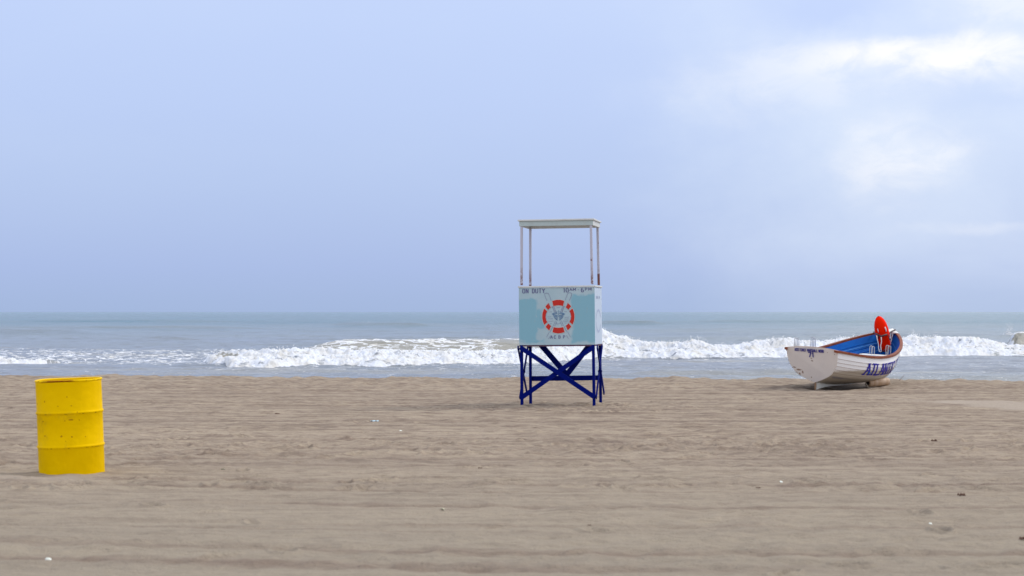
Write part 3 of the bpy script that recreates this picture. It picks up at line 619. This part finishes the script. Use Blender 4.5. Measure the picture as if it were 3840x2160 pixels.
dent = t.math('ADD', t.noise(P, 3.5, 3, .5), t.math('MULTIPLY', t.noise(P, 90, 2), .02)); t.set(b.inputs['Normal'], t.bump(dent, .55, .05)); MDRUM = m
m, t, b, tc = new_mat('drum_rim_paint'); P = tc.outputs['Object']; s_ = t.sep(P)
rim_r = t.math('MULTIPLY', t.mr(s_[1], .0, -.15), t.math('MULTIPLY', t.mr(t.math('ABSOLUTE', t.math('SUBTRACT', s_[0], -.02)), .17, .10), t.mr(t.noise(t.map(P, (1, 1, 1.5)), 22, 4, .6), .30, .44)))
rim_r = t.math('MAXIMUM', rim_r, t.math('MULTIPLY', t.mr(s_[1], .1, -.15), t.mr(t.noise(P, 30, 4, .7), .56, .62)))
low = t.mr(s_[2], .834, .828); rim_r = t.math('MULTIPLY', rim_r, t.mr(low, 0, 1, .35, 1))
t.set(b.inputs['Base Color'], t.mix(rim_r, (.93, .62, .0), (.26, .040, .008))); b.inputs['Specular IOR Level'].default_value = .05; b.inputs['Roughness'].default_value = .5; MRIM = m
r0 = .2845; prof = [(r0, -.05)]
def hoopp(z): return [(r0, z - .018), (r0 + .003, z - .012), (r0 + .0075, z - .006), (r0 + .009, z), (r0 + .0075, z + .006), (r0 + .003, z + .012), (r0, z + .018)]
prof += hoopp(.246) + hoopp(.545) + [(r0, .80), (r0 + .002, .822)]
prof_in = [(r - .004, z) for r, z in prof][::-1]
vs, fs = lathe(prof + prof_in, 96)
# gentle dents so the outline is not perfectly round
vv = []
for (x, y, z) in vs:
    a = math.atan2(y, x); d = 1 + .004 * math.sin(2 * a + 1.1) + .004 * math.sin(3 * a + 5 * z) + .003 * math.sin(5 * a + 9 * z + 2) + .006 * math.exp(-((a + .5) / .2)**2 - ((z - .64) / .07)**2) * -1
    vv.append((x * d, y * d, z))
drum = empty('oil_drum', (-3.908, 16.36, 0), (R(.6), R(-2.1), R(0)))
tag(drum, 'yellow open steel drum used as a bin, rusty rim, sunk in the sand', 'drum')
k = MB(); k.add(vv, fs); k.build('barrel', MDRUM, drum, smooth=True)
vs, fs = lathe([(r0 - .006 + .012 * 0 + .0095 * math.cos(R(a)) + .002, .826 + .0095 * math.sin(R(a))) for a in range(0, 361, 30)], 96); 
k = MB(); k.add([(x*1.008*(1+.004*math.sin(2*math.atan2(y,x)+1.1)), y*1.008, z + .002*math.sin(3*math.atan2(y,x))) for x, y, z in vs], fs); k.build('rim', MRIM, drum, smooth=True)
vs, fs = lathe([(.001, .03), (.283, .03)], 48); k = MB(); k.add(vs, fs); k.build('drum_bottom', MDRUM, drum)

# ---------------------------------------------------------------- ROWING BOAT
L = 4.9; YAW, PIT, ROL, RAKE = .499, .025, .055, .233
Tb = [0, .15, .35, .55, .75, .9, 1.]; cb = np.polyfit(Tb, [.475, .688, .824, .774, .561, .307, .02], 4)
cs = np.polyfit([0, .25, .5, .75, 1], [.732, .589, .583, .721, .905], 4)
ck = np.polyfit([0, .2, .4, .6, .8, 1], [.129, .045, .010, .015, .08, .26], 4)
UW = [0, .1, .25, .53, .8, 1]; W0 = [.03, .34, .68, .92, 1, 1]; W1 = [.06, .60, .84, .97, 1, 1]; W2b = [.03, .14, .30, .60, .84, 1]
pw = [np.polyfit(UW, k, 5) for k in (W0, W1, W2b)]
def wid(u, t_):
    a, b_, c_ = (float(np.interp(u, UWd, q)) for q in WD)
    return a + (b_ - a) * min(1, t_ / .32) if t_ < .45 else b_ + (c_ - b_) * ((t_ - .45) / .55)**1.5
UWd = np.linspace(0, 1, 41)
def mono(ws):
    from math import pi
    y = np.interp(UWd, UW, ws)
    for _ in range(3): y[1:-1] = (y[:-2] + 2 * y[1:-1] + y[2:]) / 4
    return y
WD = [mono(k) for k in (W0, W1, W2b)]
def hull(t_, u_, side, off=0.):
    bb = max(.015, float(np.polyval(cb, t_))) * wid(u_, t_); zs = float(np.polyval(cs, t_)); zk = float(np.polyval(ck, t_))
    a = t_ * L + RAKE * (1 - u_) * (1 - t_)**3 - .42 * (1 - u_)**1.6 * t_**8
    s = max(.006, bb + off * min(1, bb / .08)); 
    if off < 0: zk2 = zk - off; z = zk2 + (zs - zk2) * u_
    else: z = zk + (zs - zk) * u_ 
    return Vector((side * s, a, z))
boat = empty('rowing_boat', (5.455, 33.682, 0))
Ry = Matrix.Rotation(ROL, 4, 'Y'); Rx = Matrix.Rotation(PIT, 4, 'X'); Rz = Matrix.Rotation(-YAW, 4, 'Z')
boat.matrix_world = Matrix.Translation((5.455, 33.682, 0)) @ Rz @ Rx @ Ry
tag(boat, 'white clinker built rescue rowing boat with blue interior and wooden gunwales', 'rowing boat')
m, t, b, tc = new_mat('hull_white'); P = tc.outputs['Object']; s_ = t.sep(P)
n = t.noise(t.map(P, (3, .6, 3)), 2.5, 5, .6); nn_ = t.noise(P, 12, 4, .7)
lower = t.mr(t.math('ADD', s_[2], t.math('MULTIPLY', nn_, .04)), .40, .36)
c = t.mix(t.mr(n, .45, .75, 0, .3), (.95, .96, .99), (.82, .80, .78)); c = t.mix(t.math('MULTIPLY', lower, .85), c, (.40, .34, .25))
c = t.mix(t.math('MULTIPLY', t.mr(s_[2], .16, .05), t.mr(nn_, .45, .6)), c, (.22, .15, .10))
t.set(b.inputs['Base Color'], c); b.inputs['Roughness'].default_value = .4; MHULL = m
us = [0, .075, .15, .24, .335, .44, .55, .665, .785, 1.0]
ts_ = list(np.linspace(0, 1, 61))
h = MB(); LAP = .013
for side in (-1, 1):
    rows_ = []
    for j in range(len(us) - 1):
        for (u_, o_) in ((us[j], LAP if j else 0), ((us[j] + us[j+1]) / 2, LAP * .5), (us[j+1], 0.)): rows_.append((u_, o_))
    vs = []
    for (u_, o_) in rows_:
        for t_ in ts_: vs.append(hull(t_, u_, side, o_ + 1e-4))
    n_ = len(ts_); h.add(vs, [(i*n_+k_, i*n_+k_+1, (i+1)*n_+k_+1, (i+1)*n_+k_) for i in range(len(rows_) - 1) for k_ in range(n_ - 1)])
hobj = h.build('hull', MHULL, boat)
MSEAM = paint('seam_brown', (.33, .20, .17), .7, .1)
sm = MB()
for j in range(4, len(us) - 1):
    for side in (-1, 1):
        vs = []
        for t_ in ts_[:-1]:
            for du, o_ in ((-.006, .0012), (.0, .0145)): vs.append(hull(t_, us[j] + du, side, o_))
        sm.add(vs, [(2*i, 2*i+2, 2*i+3, 2*i+1) for i in range(len(ts_) - 2)])
sm.build('seam', MSEAM, hobj)
m, t, b, tc = new_mat('boat_interior_blue'); P = tc.outputs['Object']
c = t.mix(t.mr(t.noise(t.map(P, (3, .7, 3)), 3, 4), .35, .7), (.002, .100, .44), (.004, .135, .50)); t.set(b.inputs['Base Color'], c); b.inputs['Roughness'].default_value = .5; b.inputs['Specular IOR Level'].default_value = .1; MINT = m
li = MB()
for side in (-1, 1):
    vs = []; rr = []
    for j in range(len(us) - 1): rr += [(us[j], -.030), (us[j+1] - .004, -.018)]
    for (u_, o_) in rr:
        for t_ in ts_[:-1]: vs.append(hull(.012 + t_ * .985, max(u_, .02), side, o_))
    n_ = len(ts_) - 1; li.add(vs, [(i*n_+k_, i*n_+k_+1, (i+1)*n_+k_+1, (i+1)*n_+k_) for i in range(len(rr) - 1) for k_ in range(n_ - 1)])
lin = li.build('hull_lining', MINT, boat, smooth=False)
rb_ = MB()
MLBLUE = paint('light_blue_line', (.05, .25, .62), .5, .05)
for side in (-1, 1):
    for u_ in (.50, .72):
        vs = []
        for t_ in ts_[2:-3]:
            for du, o_ in ((-.012, -.040), (.012, -.040)): vs.append(hull(t_, u_ + du, side, o_ + (.004 if u_ else 0)))
        rb_.add(vs, [(2*i, 2*i+2, 2*i+3, 2*i+1) for i in range(len(vs)//2 - 1)])
rb_.build('stringer', MLBLUE, boat)
# wooden gunwales
m, t, b, tc = new_mat('gunwale_wood'); P = tc.outputs['Object']
n = t.noise(t.map(P, (10, 1.2, 10)), 3, 5, .65); c = t.mix(t.mr(n, .35, .68), (.19, .045, .018), (.30, .10, .055)); b.inputs['Specular IOR Level'].default_value = .15
t.set(b.inputs['Base Color'], c); b.inputs['Roughness'].default_value = .5; MWOOD = m
for side in (-1, 1):
    g_ = MB(); vs = []; tt = [-.018] + ts_[1:]
    for t_ in tt:
        p = hull(max(t_, 0), 1, side, 0); p.y = p.y if t_ >= 0 else t_ * L
        q = hull(min(1, max(t_, 0) + .01), 1, side, 0) - hull(max(0, max(t_, 0) - .01), 1, side, 0); nr = Vector((side * abs(q.y), -side * q.x * side, 0)).normalized()
        if nr.length < .5: nr = Vector((side, 0, 0))
        for (o_, z_) in ((-.030, -.012), (.030, -.018), (.030, .026), (-.030, .030)): vs.append(p + nr * o_ + Vector((0, 0, z_)))
    n_ = len(tt); g_.add(vs, [(4*i+k_, 4*i+4+k_, 4*i+4+(k_+1)%4, 4*i+(k_+1)%4) for i in range(n_ - 1) for k_ in range(4)] + [(0,1,2,3), (4*n_-4,4*n_-3,4*n_-2,4*n_-1)])
    g_.build('gunwale', MWOOD, boat, bevel=.004)
# transom: flat plate with a cambered top
m, t, b, tc = new_mat('transom_white'); P = tc.outputs['Object']; s_ = t.sep(P)
n = t.noise(P, 3, 5, .6); c = t.mix(t.mr(n, .35, .7), (.80, .745, .71), (.74, .685, .67))
def tsp(lst):
    r = None; wv = t.math('MULTIPLY', t.math('SUBTRACT', t.noise(P, 26, 4, .7), .5), 2.6)
    for (x, z, rx, rz) in lst:
        dx = t.math('DIVIDE', t.math('SUBTRACT', s_[0], x), rx); dz_ = t.math('DIVIDE', t.math('SUBTRACT', s_[2], z), rz)
        d = t.math('ADD', t.math('SQRT', t.math('ADD', t.math('MULTIPLY', dx, dx), t.math('MULTIPLY', dz_, dz_))), wv); k = t.mr(d, 1.2, .6); r = k if r is None else t.math('MAXIMUM', r, k)
    return r
def tq(cx_, cy_):  # crop point of the transom -> boat (x, z)
    X_ = 2920 + cx_ / 6.3; Y_ = 1260 + cy_ / 6.3; return (X_ - 3046 - (Y_ - 1318) * .09) / 183 * 1.04 / 1.0, .742 - (Y_ - 1300 - (X_ - 3046) * .062) / 205
c = t.mix(t.math('MULTIPLY', tsp([tq(530,745)+(.055,.018), tq(440,820)+(.05,.018), tq(600,800)+(.015,.03), tq(540,850)+(.02,.025), tq(420,690)+(.03,.012)]), .85), c, (.20, .09, .05))
c = t.mix(t.math('MULTIPLY', tsp([tq(780,468)+(.018,.008), tq(795,522)+(.022,.014), tq(790,930)+(.012,.012), tq(285,690)+(.010,.02), tq(265,350)+(.006,.006), tq(250,320)+(.006,.006), tq(1272,365)+(.008,.012), tq(785,1030)+(.008,.02), tq(1118,322)+(.007,.007)]), .8), c, (.22, .13, .07))
t.set(b.inputs['Base Color'], c); b.inputs['Roughness'].default_value = .45; MTRAN = m
tr = MB(); ul = list(np.linspace(0, 1, 26))
ring_ = [hull(0, u_, 1, .010) for u_ in ul] + [Vector((x_, 0, .732 + .035 * (1 - (x_ / .475)**2) + .012)) for x_ in np.linspace(.50, -.50, 17)] + [hull(0, u_, -1, .010) for u_ in ul[::-1]]
n_ = len(ring_); vs = [p + Vector((0, -.016 - (0), 0)) for p in ring_] + [p + Vector((0, .014, 0)) for p in ring_]
tr.add(vs, [tuple(range(n_)), tuple(range(2*n_ - 1, n_ - 1, -1))] + [(i, (i+1) % n_, n_ + (i+1) % n_, n_ + i) for i in range(n_)])
tran = tr.build('transom', MTRAN, boat)
tk = MB(); tk.tube([Vector((x_, -.004, .732 + .035 * (1 - (x_ / .475)**2) + .016)) for x_ in np.linspace(.51, -.51, 17)], .012, 8); tk.build('transom_cap', paint('cap_wood', (.48, .36, .30), .6, .1), tran)
MTXT = paint('hull_blue_ink', (.030, .03, .27), .5, .08)
def on_tran(x0, z0, sl=0):
    def f(x, y, o):
        xx = x0 + x; z = z0 + y + sl * (x); uu_ = (z - .129) / .603; return (xx, RAKE * (1 - uu_) - .0185 - o, z)
    return f
h_ = .050; q, tot = text_quads('ASST CHIEF MARSHALL WOOD', h_, .0182, .0066, .0080, .0, 1.25)
quads_mesh(q, on_tran(-.325, .697)).build('name_lettering', MTXT, tran)
q, tot = text_quads('71', .085, .055, .022, .017, 0, 1.2); quads_mesh(q, on_tran(-.07, .60)).build('boat_number', MTXT, tran)
# keel, skeg and stem
ke = MB(); vs = []
kt = list(np.linspace(0, .985, 50))
for t_ in kt:
    p = hull(t_, 0, 1, 0); p.y += .06 * max(0, 1 - t_ / .3); zb = p.z - .035 if t_ > .25 else (p.z - .035) * (t_ / .25)**1.2 + (-.012) * (1 - (t_ / .25)**1.2)
    y_ = p.y; vs += [Vector((-.022, y_, p.z + .02)), Vector((.022, y_, p.z + .02)), Vector((.018, y_ + (.02 if t_ < .01 else 0), zb)), Vector((-.018, y_ + (.02 if t_ < .01 else 0), zb))]
n_ = len(kt); ke.add(vs, [(4*i+k_, 4*i+4+k_, 4*i+4+(k_+1)%4, 4*i+(k_+1)%4) for i in range(n_ - 1) for k_ in range(4)] + [(0,1,2,3), (4*n_-4,4*n_-3,4*n_-2,4*n_-1)])
ke.build('keel', paint('keel_white', (.90, .92, .88), .5, .10, (.22, .13, .08), 5), boat)
km = MB(); km.beam((0, RAKE + .048, -.01), (0, RAKE + .040, .14), .030, .012); km.build('skeg_strip', paint('skeg_wood', (.33, .2, .12), .6, .2), boat)
sk = MB(); sk.tube([hull(1, u_, 0, 0) + Vector((0, .015, 0)) for u_ in np.linspace(0, 1, 14)] + [hull(1, 1, 0, 0) + Vector((0, .015, .05))], .022, 8); sk.build('stem', MHULL, boat)
# bow cap
bc = MB(); vs = []
tt = list(np.linspace(.93, 1.003, 10))
for t_ in tt:
    b0 = hull(min(t_, 1), 1, 1, 0).x + .03; z_ = float(np.polyval(cs, min(t_, 1))) + .034; y_ = t_ * L + (.02 if t_ > .99 else 0)
    vs += [Vector((-b0, y_, z_)), Vector((0, y_, z_ + .028)), Vector((b0, y_, z_)), Vector((0, y_, z_ - .02))]
n_ = len(tt); bc.add(vs, [(4*i+k_, 4*i+4+k_, 4*i+4+(k_+1)%4, 4*i+(k_+1)%4) for i in range(n_ - 1) for k_ in range(4)] + [(0,1,2,3), (4*n_-4,4*n_-3,4*n_-2,4*n_-1)])
MSEAT = paint('seat_white', (.78, .79, .78), .45, .08)
bc.build('bow_cap', MSEAT, boat)
# rails inside, floor, seats and oarlocks
fl = MB(); vs = []
for t_ in np.linspace(.06, .9, 30):
    b0 = hull(t_, .22, 1, -.03).x; z_ = hull(t_, .22, 1, 0).z; vs += [Vector((-b0, t_ * L, z_)), Vector((b0, t_ * L, z_))]
fl.add(vs, [(2*i, 2*i+1, 2*i+3, 2*i+2) for i in range(29)]); fl.build('floor', MINT, boat)
def seat(t_, zoff, w_=.26):
    zs = float(np.polyval(cs, t_)) - zoff; uu_ = .80; b0 = hull(t_, uu_, 1, -.025).x; k = MB(); k.box((-b0, t_ * L - w_/2, zs - .03), (b0, t_ * L + w_/2, zs)); k.build('thwart', MSEAT, boat, bevel=.006)
    return zs
def low_seat(t_, zoff, w_=.26):
    zs = float(np.polyval(cs, t_)) - zoff; b0 = hull(t_, .6, 1, -.03).x; k = MB(); k.box((-b0, t_ * L - w_/2, zs - .03), (b0, t_ * L + w_/2, zs)); k.build('thwart', MINT, boat, bevel=.006)
low_seat(.26, .27); low_seat(.66, .22)
k = MB(); k.box((.18, 2.14, .545), (.72, 2.44, .572)); k.build('thwart', MSEAT, boat, bevel=.006)
MLOCK = paint('oarlock_metal', (.50, .51, .54), .4, .05)
def pair(x_, a_, z_, hh=.15, blk=True):
    for d_ in (-.095, .095):
        k = MB(); pts = [(x_ - .028, a_ + d_, z_)] + [(x_ - .028 * math.cos(R(an)), a_ + d_, z_ + hh - .028 + .028 * math.sin(R(an))) for an in range(0, 181, 20)] + [(x_ + .028, a_ + d_, z_)]
        pts = [Matrix.Translation((x_, a_, 0)) @ Matrix.Rotation(R(28), 4, 'Z') @ Matrix.Translation((-x_, -a_, 0)) @ Vector(p) for p in pts]
        # hoops stand side by side across the boat
        k.tube(pts, .0065, 8); k.build('oarlock', MLOCK, boat, smooth=True)
    if blk:
        k = MB(); k.box((x_ - .09, a_ - .15, z_ - .02), (x_ + .09, a_ + .15, z_ + .012)); k.build('oarlock_block', MSEAT, boat, bevel=.006)
PAIRS = [(.54, 2.45, None), (.34, 3.45, None), (-.40, .55, None), (-.06, .95, None)]
def bx(s_, a_, z_): return boat.matrix_world @ Vector((s_, a_, z_))
def pix(v): return (round(1920 + FP * v.x / v.y, 1), round(HOR - FP * (v.z - EYE) / v.y, 1))
pair(.385, 2.38, .572, .155, False); pair(.70, 2.40, .572, .185, False)
pair(-.79, 1.38, .60, .25, False); pair(-.52, 1.55, .60, .27, False)
# big letters on the starboard planking
MBIG = paint('hull_letter_blue', (.02, .015, .40), .5, .04, spec=.2)
_, tot = text_quads('ATLANTIC CITY', 1.0, .72, .15, .14, .23, 1.5); _, t1 = text_quads('ATLANTIC', 1.0, .72, .15, .14, .23, 1.5)
for word, xo in (('ATLANTIC', 0), ('CITY', t1 + .14 + .54)):
    q, _ = text_quads(word, 1.0, .72, .15, .14, .23, 1.5)
    quads_mesh(q, lambda x, y, o: hull(.195 + (x + xo) / tot * .515, .40 + y * .375, 1, .0165 + o), 5).build('side_lettering', MBIG, hobj)
print('PIX stern', pix(bx(-.475, 0, .732)), pix(bx(.475, 0, .732)), 'bow', pix(bx(0, L, .905)))
print('PIX pairs', pix(bx(.393, 2.38, .585)), 'want 3267,1326 |', pix(bx(.70, 2.55, .60)), 'want 3335,1320 |', pix(bx(-.74, 1.45, .69)), 'want 2987,1298 |', pix(bx(-.5, 1.55, .69)), 'want 3048,1298')
print('PIX skeg', pix(bx(0, RAKE, 0)), 'want 3064,1463')

# ---------------------------------------------------------------- RESCUE BUOY, STRAP, ROPE, ROLLER
def wpt(p_x, p_y, Y): return Vector(((p_x - 1920) / FP * Y, Y, EYE - (p_y - HOR) / FP * Y))
MBUOY = paint('buoy_red', (.98, .016, .0), .45, .02, (.5, .02, .0), 5, .05, .04); MDARK = paint('dark_handle', (.05, .015, .02), .5, .05); MCORD = paint('white_rope', (.72, .71, .68), .8, .1)
bot = wpt(3324, 1320, 37.35); top = wpt(3294, 1186, 37.15); ax = (top - bot); LB = ax.length
bz = empty('rescue_buoy', bot); bz.rotation_euler = ax.to_track_quat('Z', 'X').to_euler()
tag(bz, 'red torpedo rescue buoy propped upright in the bow of the boat', 'rescue buoy')
k = MB(); vs = []; n_ = 28; prof = [(0, .0), (.02, .060), (.08, .098), (.2, .122), (.35, .132), (.5, .150), (.62, .151), (.74, .138), (.85, .112), (.93, .080), (.98, .048), (1, .018)]
fin = np.linspace(0, 1, 40); pr = np.interp(fin, [p[0] for p in prof], [p[1] for p in prof]); pr[1:-1] = (pr[:-2] + 2*pr[1:-1] + pr[2:]) / 4
for f_, r_ in zip(fin, pr):
    for i in range(n_):
        a = 2 * math.pi * i / n_; kx = 1.0; ky = .95; rr = r_ * (1 - .10 * (abs(math.sin(a * 2))**6) * math.exp(-((f_ - .45) / .3)**2)); vs.append((rr * math.cos(a) * kx, rr * math.sin(a) * ky, f_ * LB))
k.add(vs, [(i*n_+j, i*n_+(j+1)%n_, (i+1)*n_+(j+1)%n_, (i+1)*n_+j) for i in range(39) for j in range(n_)]); body = k.build('buoy_body', MBUOY, bz, smooth=True)
inv = bz.matrix_basis.inverted()
bz.rotation_mode = 'XYZ'
MWB = Matrix.Translation(bot) @ ax.to_track_quat('Z', 'X').to_matrix().to_4x4(); MI = MWB.inverted()
def in_b(p): return MI @ p
def handle(p0, p1, out, r, mat, name='handle'):
    a = in_b(p0); c_ = in_b(p1); o_ = (MI.to_3x3() @ Vector((0, -1, 0))) * out; k = MB(); k.tube([a, a + o_ + (c_ - a) * .12, (a + c_) / 2 + o_ * 1.15, c_ + o_ - (c_ - a) * .12, c_], r, 8); k.build(name, mat, bz, smooth=True)
MGRIP_HL = paint('grip_highlight_pale', (.80, .66, .64), .5, .0)  # moulded grips, with their white highlights put into the pale colour
handle(wpt(3290, 1234, 37.09), wpt(3293.5, 1246, 37.09), .02, .007, MGRIP_HL, 'grip_highlight'); handle(wpt(3318, 1227, 37.10), wpt(3323, 1243, 37.10), .02, .013, MGRIP_HL, 'grip_highlight')
handle(wpt(3330, 1256, 37.12), wpt(3336, 1275, 37.12), .025, .009, MDARK); handle(wpt(3303, 1322, 37.15), wpt(3318, 1310, 37.15), .03, .010, MDARK); handle(wpt(3289, 1255, 37.1), wpt(3294, 1270, 37.1), .02, .008, MDARK)
pg = [g_ for g_ in []]
P0 = bx(-hull(.925, 1, 1).x - .03, .925 * L, float(np.polyval(cs, .925)) + .035); P3 = bx(.10, .975 * L, float(np.polyval(cs, .975)) + .055)
k = MB(); k.tube([P0, wpt(3284, 1250, 37.25), wpt(3292, 1256, 36.99), wpt(3304, 1261, 36.93), wpt(3320, 1256, 36.97), wpt(3331, 1250, 37.4), P3], [.018, .018, .02, .02, .018, .018, .018], 8)
tag(k.build('strap', MDARK, None, smooth=True), 'dark strap holding the red buoy across the bow', 'strap')
k = MB(); k.tube([wpt(3287, 1258, 36.95), wpt(3290, 1275, 36.93), wpt(3293.5, 1290, 36.92), wpt(3294, 1305, 36.9), wpt(3297, 1318, 36.85), wpt(3303, 1319, 36.8)], .0085, 8)
k.tube([wpt(3304, 1264, 36.9), wpt(3305.5, 1280, 36.88), wpt(3302.5, 1295, 36.88), wpt(3303, 1308, 36.85), wpt(3304, 1319, 36.8)], .0085, 8)
tag(k.build('rope', MCORD, None, smooth=True), 'thin white rope hanging from the strap in front of the red buoy', 'rope')
m, t, b, tc = new_mat('roller_tan'); P = tc.outputs['Object']
n = t.noise(t.map(P, (4, 1, 1)), 3.2, 4, .6); c = t.mix(t.mr(n, .4, .65), (.52, .38, .27), (.42, .27, .16)); c = t.mix(t.mr(t.noise(t.map(P, (14, .6, .6), (2, 0, 0)), 1.6, 3), .56, .70, 0, .7), c, (.36, .19, .09))
t.set(b.inputs['Base Color'], c); b.inputs['Roughness'].default_value = .55; t.set(b.inputs['Normal'], t.bump(t.noise(P, 14, 4), .3, .01)); MROLL = m
ra = wpt(3253, 1436, 35.0); rb2 = wpt(3331, 1430, 35.3); LR = (rb2 - ra).length; rl = empty('boat_roller', ra); dr = (rb2 - ra).normalized()
rl.matrix_world = Matrix.Translation(ra) @ dr.to_track_quat('X', 'Z').to_matrix().to_4x4()
tag(rl, 'tan inflatable beach roller lying under the right side of the boat', 'roller')
k = MB(); prof = [(0, .045), (-.004, .062), (.004, .074), (.02, .078), (LR - .05, .078), (LR - .02, .070), (LR - .004, .045), (LR, .0005)]
vs = []; n_ = 28
for (a, r_) in prof:
    for i in range(n_): an = 2 * math.pi * i / n_; vs.append((a, r_ * math.cos(an), r_ * math.sin(an)))
k.add(vs, [(i*n_+j, i*n_+(j+1)%n_, (i+1)*n_+(j+1)%n_, (i+1)*n_+j) for i in range(len(prof) - 1) for j in range(n_)]); k.build('roller_body', MROLL, rl, smooth=True)
k = MB(); vs = []
for (a, r_) in ((.0, .052), (.03, .048), (.06, .0005)):
    for i in range(n_): an = 2 * math.pi * i / n_; vs.append((a, r_ * math.cos(an), r_ * math.sin(an)))
k.add(vs, [(i*n_+j, i*n_+(j+1)%n_, (i+1)*n_+(j+1)%n_, (i+1)*n_+j) for i in range(2) for j in range(n_)]); k.build('shaded_hollow', paint('hollow_shade', (.05, .03, .03), .8, .1), rl)  # hollow end of the roller, its inner shade put in as dark colour
k = MB(); k.tube([wpt(3238, 1424, 34.9), wpt(3246, 1438, 34.85), wpt(3256, 1453, 34.8), wpt(3268, 1456, 34.75)], .007, 8)
tag(k.build('cord', paint('cord_tan', (.52, .46, .38), .8, .1), None, smooth=True), 'thin pale cord trailing to the sand beside the dark end of the roller', 'cord')
k = MB(); k.tube([wpt(3364, 1434, 37.5), wpt(3378, 1420, 37.55), wpt(3391, 1406, 37.6)], [.008, .006, .004], 6)
tag(k.build('driftwood_stick', paint('stick_grey', (.22, .17, .15), .8, .1), None), 'thin grey stick leaning out of the sand right of the boat', 'stick')

# ---------------------------------------------------------------- LITTER AND SHELLS ON THE SAND
MSH = paint('shell_white', (.82, .86, .80), .5, .05); MSHB = paint('plastic_pale_blue', (.50, .68, .80), .5, .0); MKELP = paint('kelp_brown', (.13, .07, .05), .8, .1); MYEL = paint('shell_yellow', (.72, .70, .50), .5, .05)
def ground_pt(p_x, p_y):
    Y = EYE * FP / (p_y - HOR); x = (p_x - 1920) / FP * Y; i = min(np.searchsorted(yrow, Y), len(yrow) - 1); j = np.searchsorted(uu, x / Y); return Vector((x, Y, float(H[i, j])))
def shell(p_x, p_y, r, mat, name, label, cat, rot):
    o = ground_pt(p_x, p_y); k = MB(); n_ = 14; vs = [(0, 0, r * .42)]
    for f_ in (.35, .7, 1.0):
        for i in range(n_):
            a = math.pi * 2 * i / n_; rr = r * f_ * (1 + .12 * math.cos(a)) * (1 + .04 * (i % 2)); vs.append((rr * math.cos(a), rr * .8 * math.sin(a), r * .42 * (1 - f_**2)))
    fs = [(0, 1 + i, 1 + (i+1) % n_) for i in range(n_)] + [(1 + q_*n_ + i, 1 + (q_+1)*n_ + i, 1 + (q_+1)*n_ + (i+1) % n_, 1 + q_*n_ + (i+1) % n_) for q_ in range(2) for i in range(n_)]
    k.add(vs, fs); ob = k.build(name, mat, None, smooth=True); ob.location = o + Vector((0, 0, .004)); ob.rotation_euler = (R(35), R(10), rot); tag(ob, label, cat)
shell(1505, 1617, .030, MSH, 'seashell', 'bright white seashell on the sand down left of the stand', 'shell', 1)
shell(1662, 1911, .022, MYEL, 'seashell', 'cream seashell alone in the middle foreground sand', 'shell', 2)
shell(183, 2100, .018, MSH, 'seashell', 'white seashell in the bottom left corner of the sand', 'shell', 0)
shell(838, 1761, .020, MYEL, 'seashell', 'pale yellow seashell on the sand to the right of the drum', 'shell', 3)
shell(545, 1825, .014, MSH, 'seashell', 'small greyish white seashell just below and right of the drum', 'shell', 3)
shell(3487, 1965, .014, MSH, 'seashell', 'tiny white seashell on the sand far below the boat', 'shell', .5)
shell(2928, 1805, .017, MSH, 'seashell', 'white seashell fragment on the sand between stand and boat, low down', 'shell', .5)
k = MB(); vs = []; NX = 7
for i in range(NX):
    for j in range(5): vs.append((-.05 + .1 * i / 6, -.03 + .06 * j / 4, .012 + .012 * math.sin(i * 1.9 + j) * math.cos(j * 2.1)))
k.add(vs, [(i*5+j, (i+1)*5+j, (i+1)*5+j+1, i*5+j+1) for i in range(NX - 1) for j in range(4)]); ob = k.build('plastic_scrap', MSHB); ob.location = ground_pt(1405, 1582); s_m = ob.modifiers.new('s', 'SOLIDIFY'); s_m.thickness = .003
tag(ob, 'pale blue crumpled plastic scrap on the sand left of the stand', 'litter')
def kelp(p_x, p_y, r, label, n=7, mat=None):
    o = ground_pt(p_x, p_y); k = MB()
    for i in range(n):
        a = random.uniform(0, 6.28); c_ = Vector((random.uniform(-r, r), random.uniform(-r, r) * .5, .006)); d_ = Vector((math.cos(a), math.sin(a) * .6, 0)) * r * random.uniform(.4, .9)
        k.tube([c_ - d_, c_ + Vector((0, 0, r * random.uniform(.2, .5))), c_ + d_], [r*.10, r*.26, r*.08], 6)
    ob = k.build('seaweed_clump', mat or MKELP, None, smooth=True); ob.location = o; tag(ob, label, 'seaweed')
kelp(3836, 2018, 0.030, 'dark brown seaweed clump at the right edge of the foreground sand')
kelp(3502, 1655, 0.030, 'dark seaweed clump on the sand below the bow end of the boat')
kelp(1040, 1552, 0.030, 'dark seaweed clump on the sand right of the drum, near the water', 5)
kelp(2842, 1834, 0.015, 'tiny dark seaweed clump on bare sand between stand and boat', 4)
kelp(3600, 1861, 0.030, 'thin row of dark seaweed on the right hand foreground sand', 6)
kelp(1799, 1759, 0.018, 'small brown seaweed clump on the sand straight below left of the stand', 4)
kelp(2210, 2030 - 60, 0.012, 'very small brown seaweed clump in the centre foreground sand', 4)

sc.view_settings.view_transform = 'Standard'; sc.view_settings.look = 'None'; sc.view_settings.exposure = 0; sc.view_settings.gamma = 1
sc.render.engine = 'CYCLES'
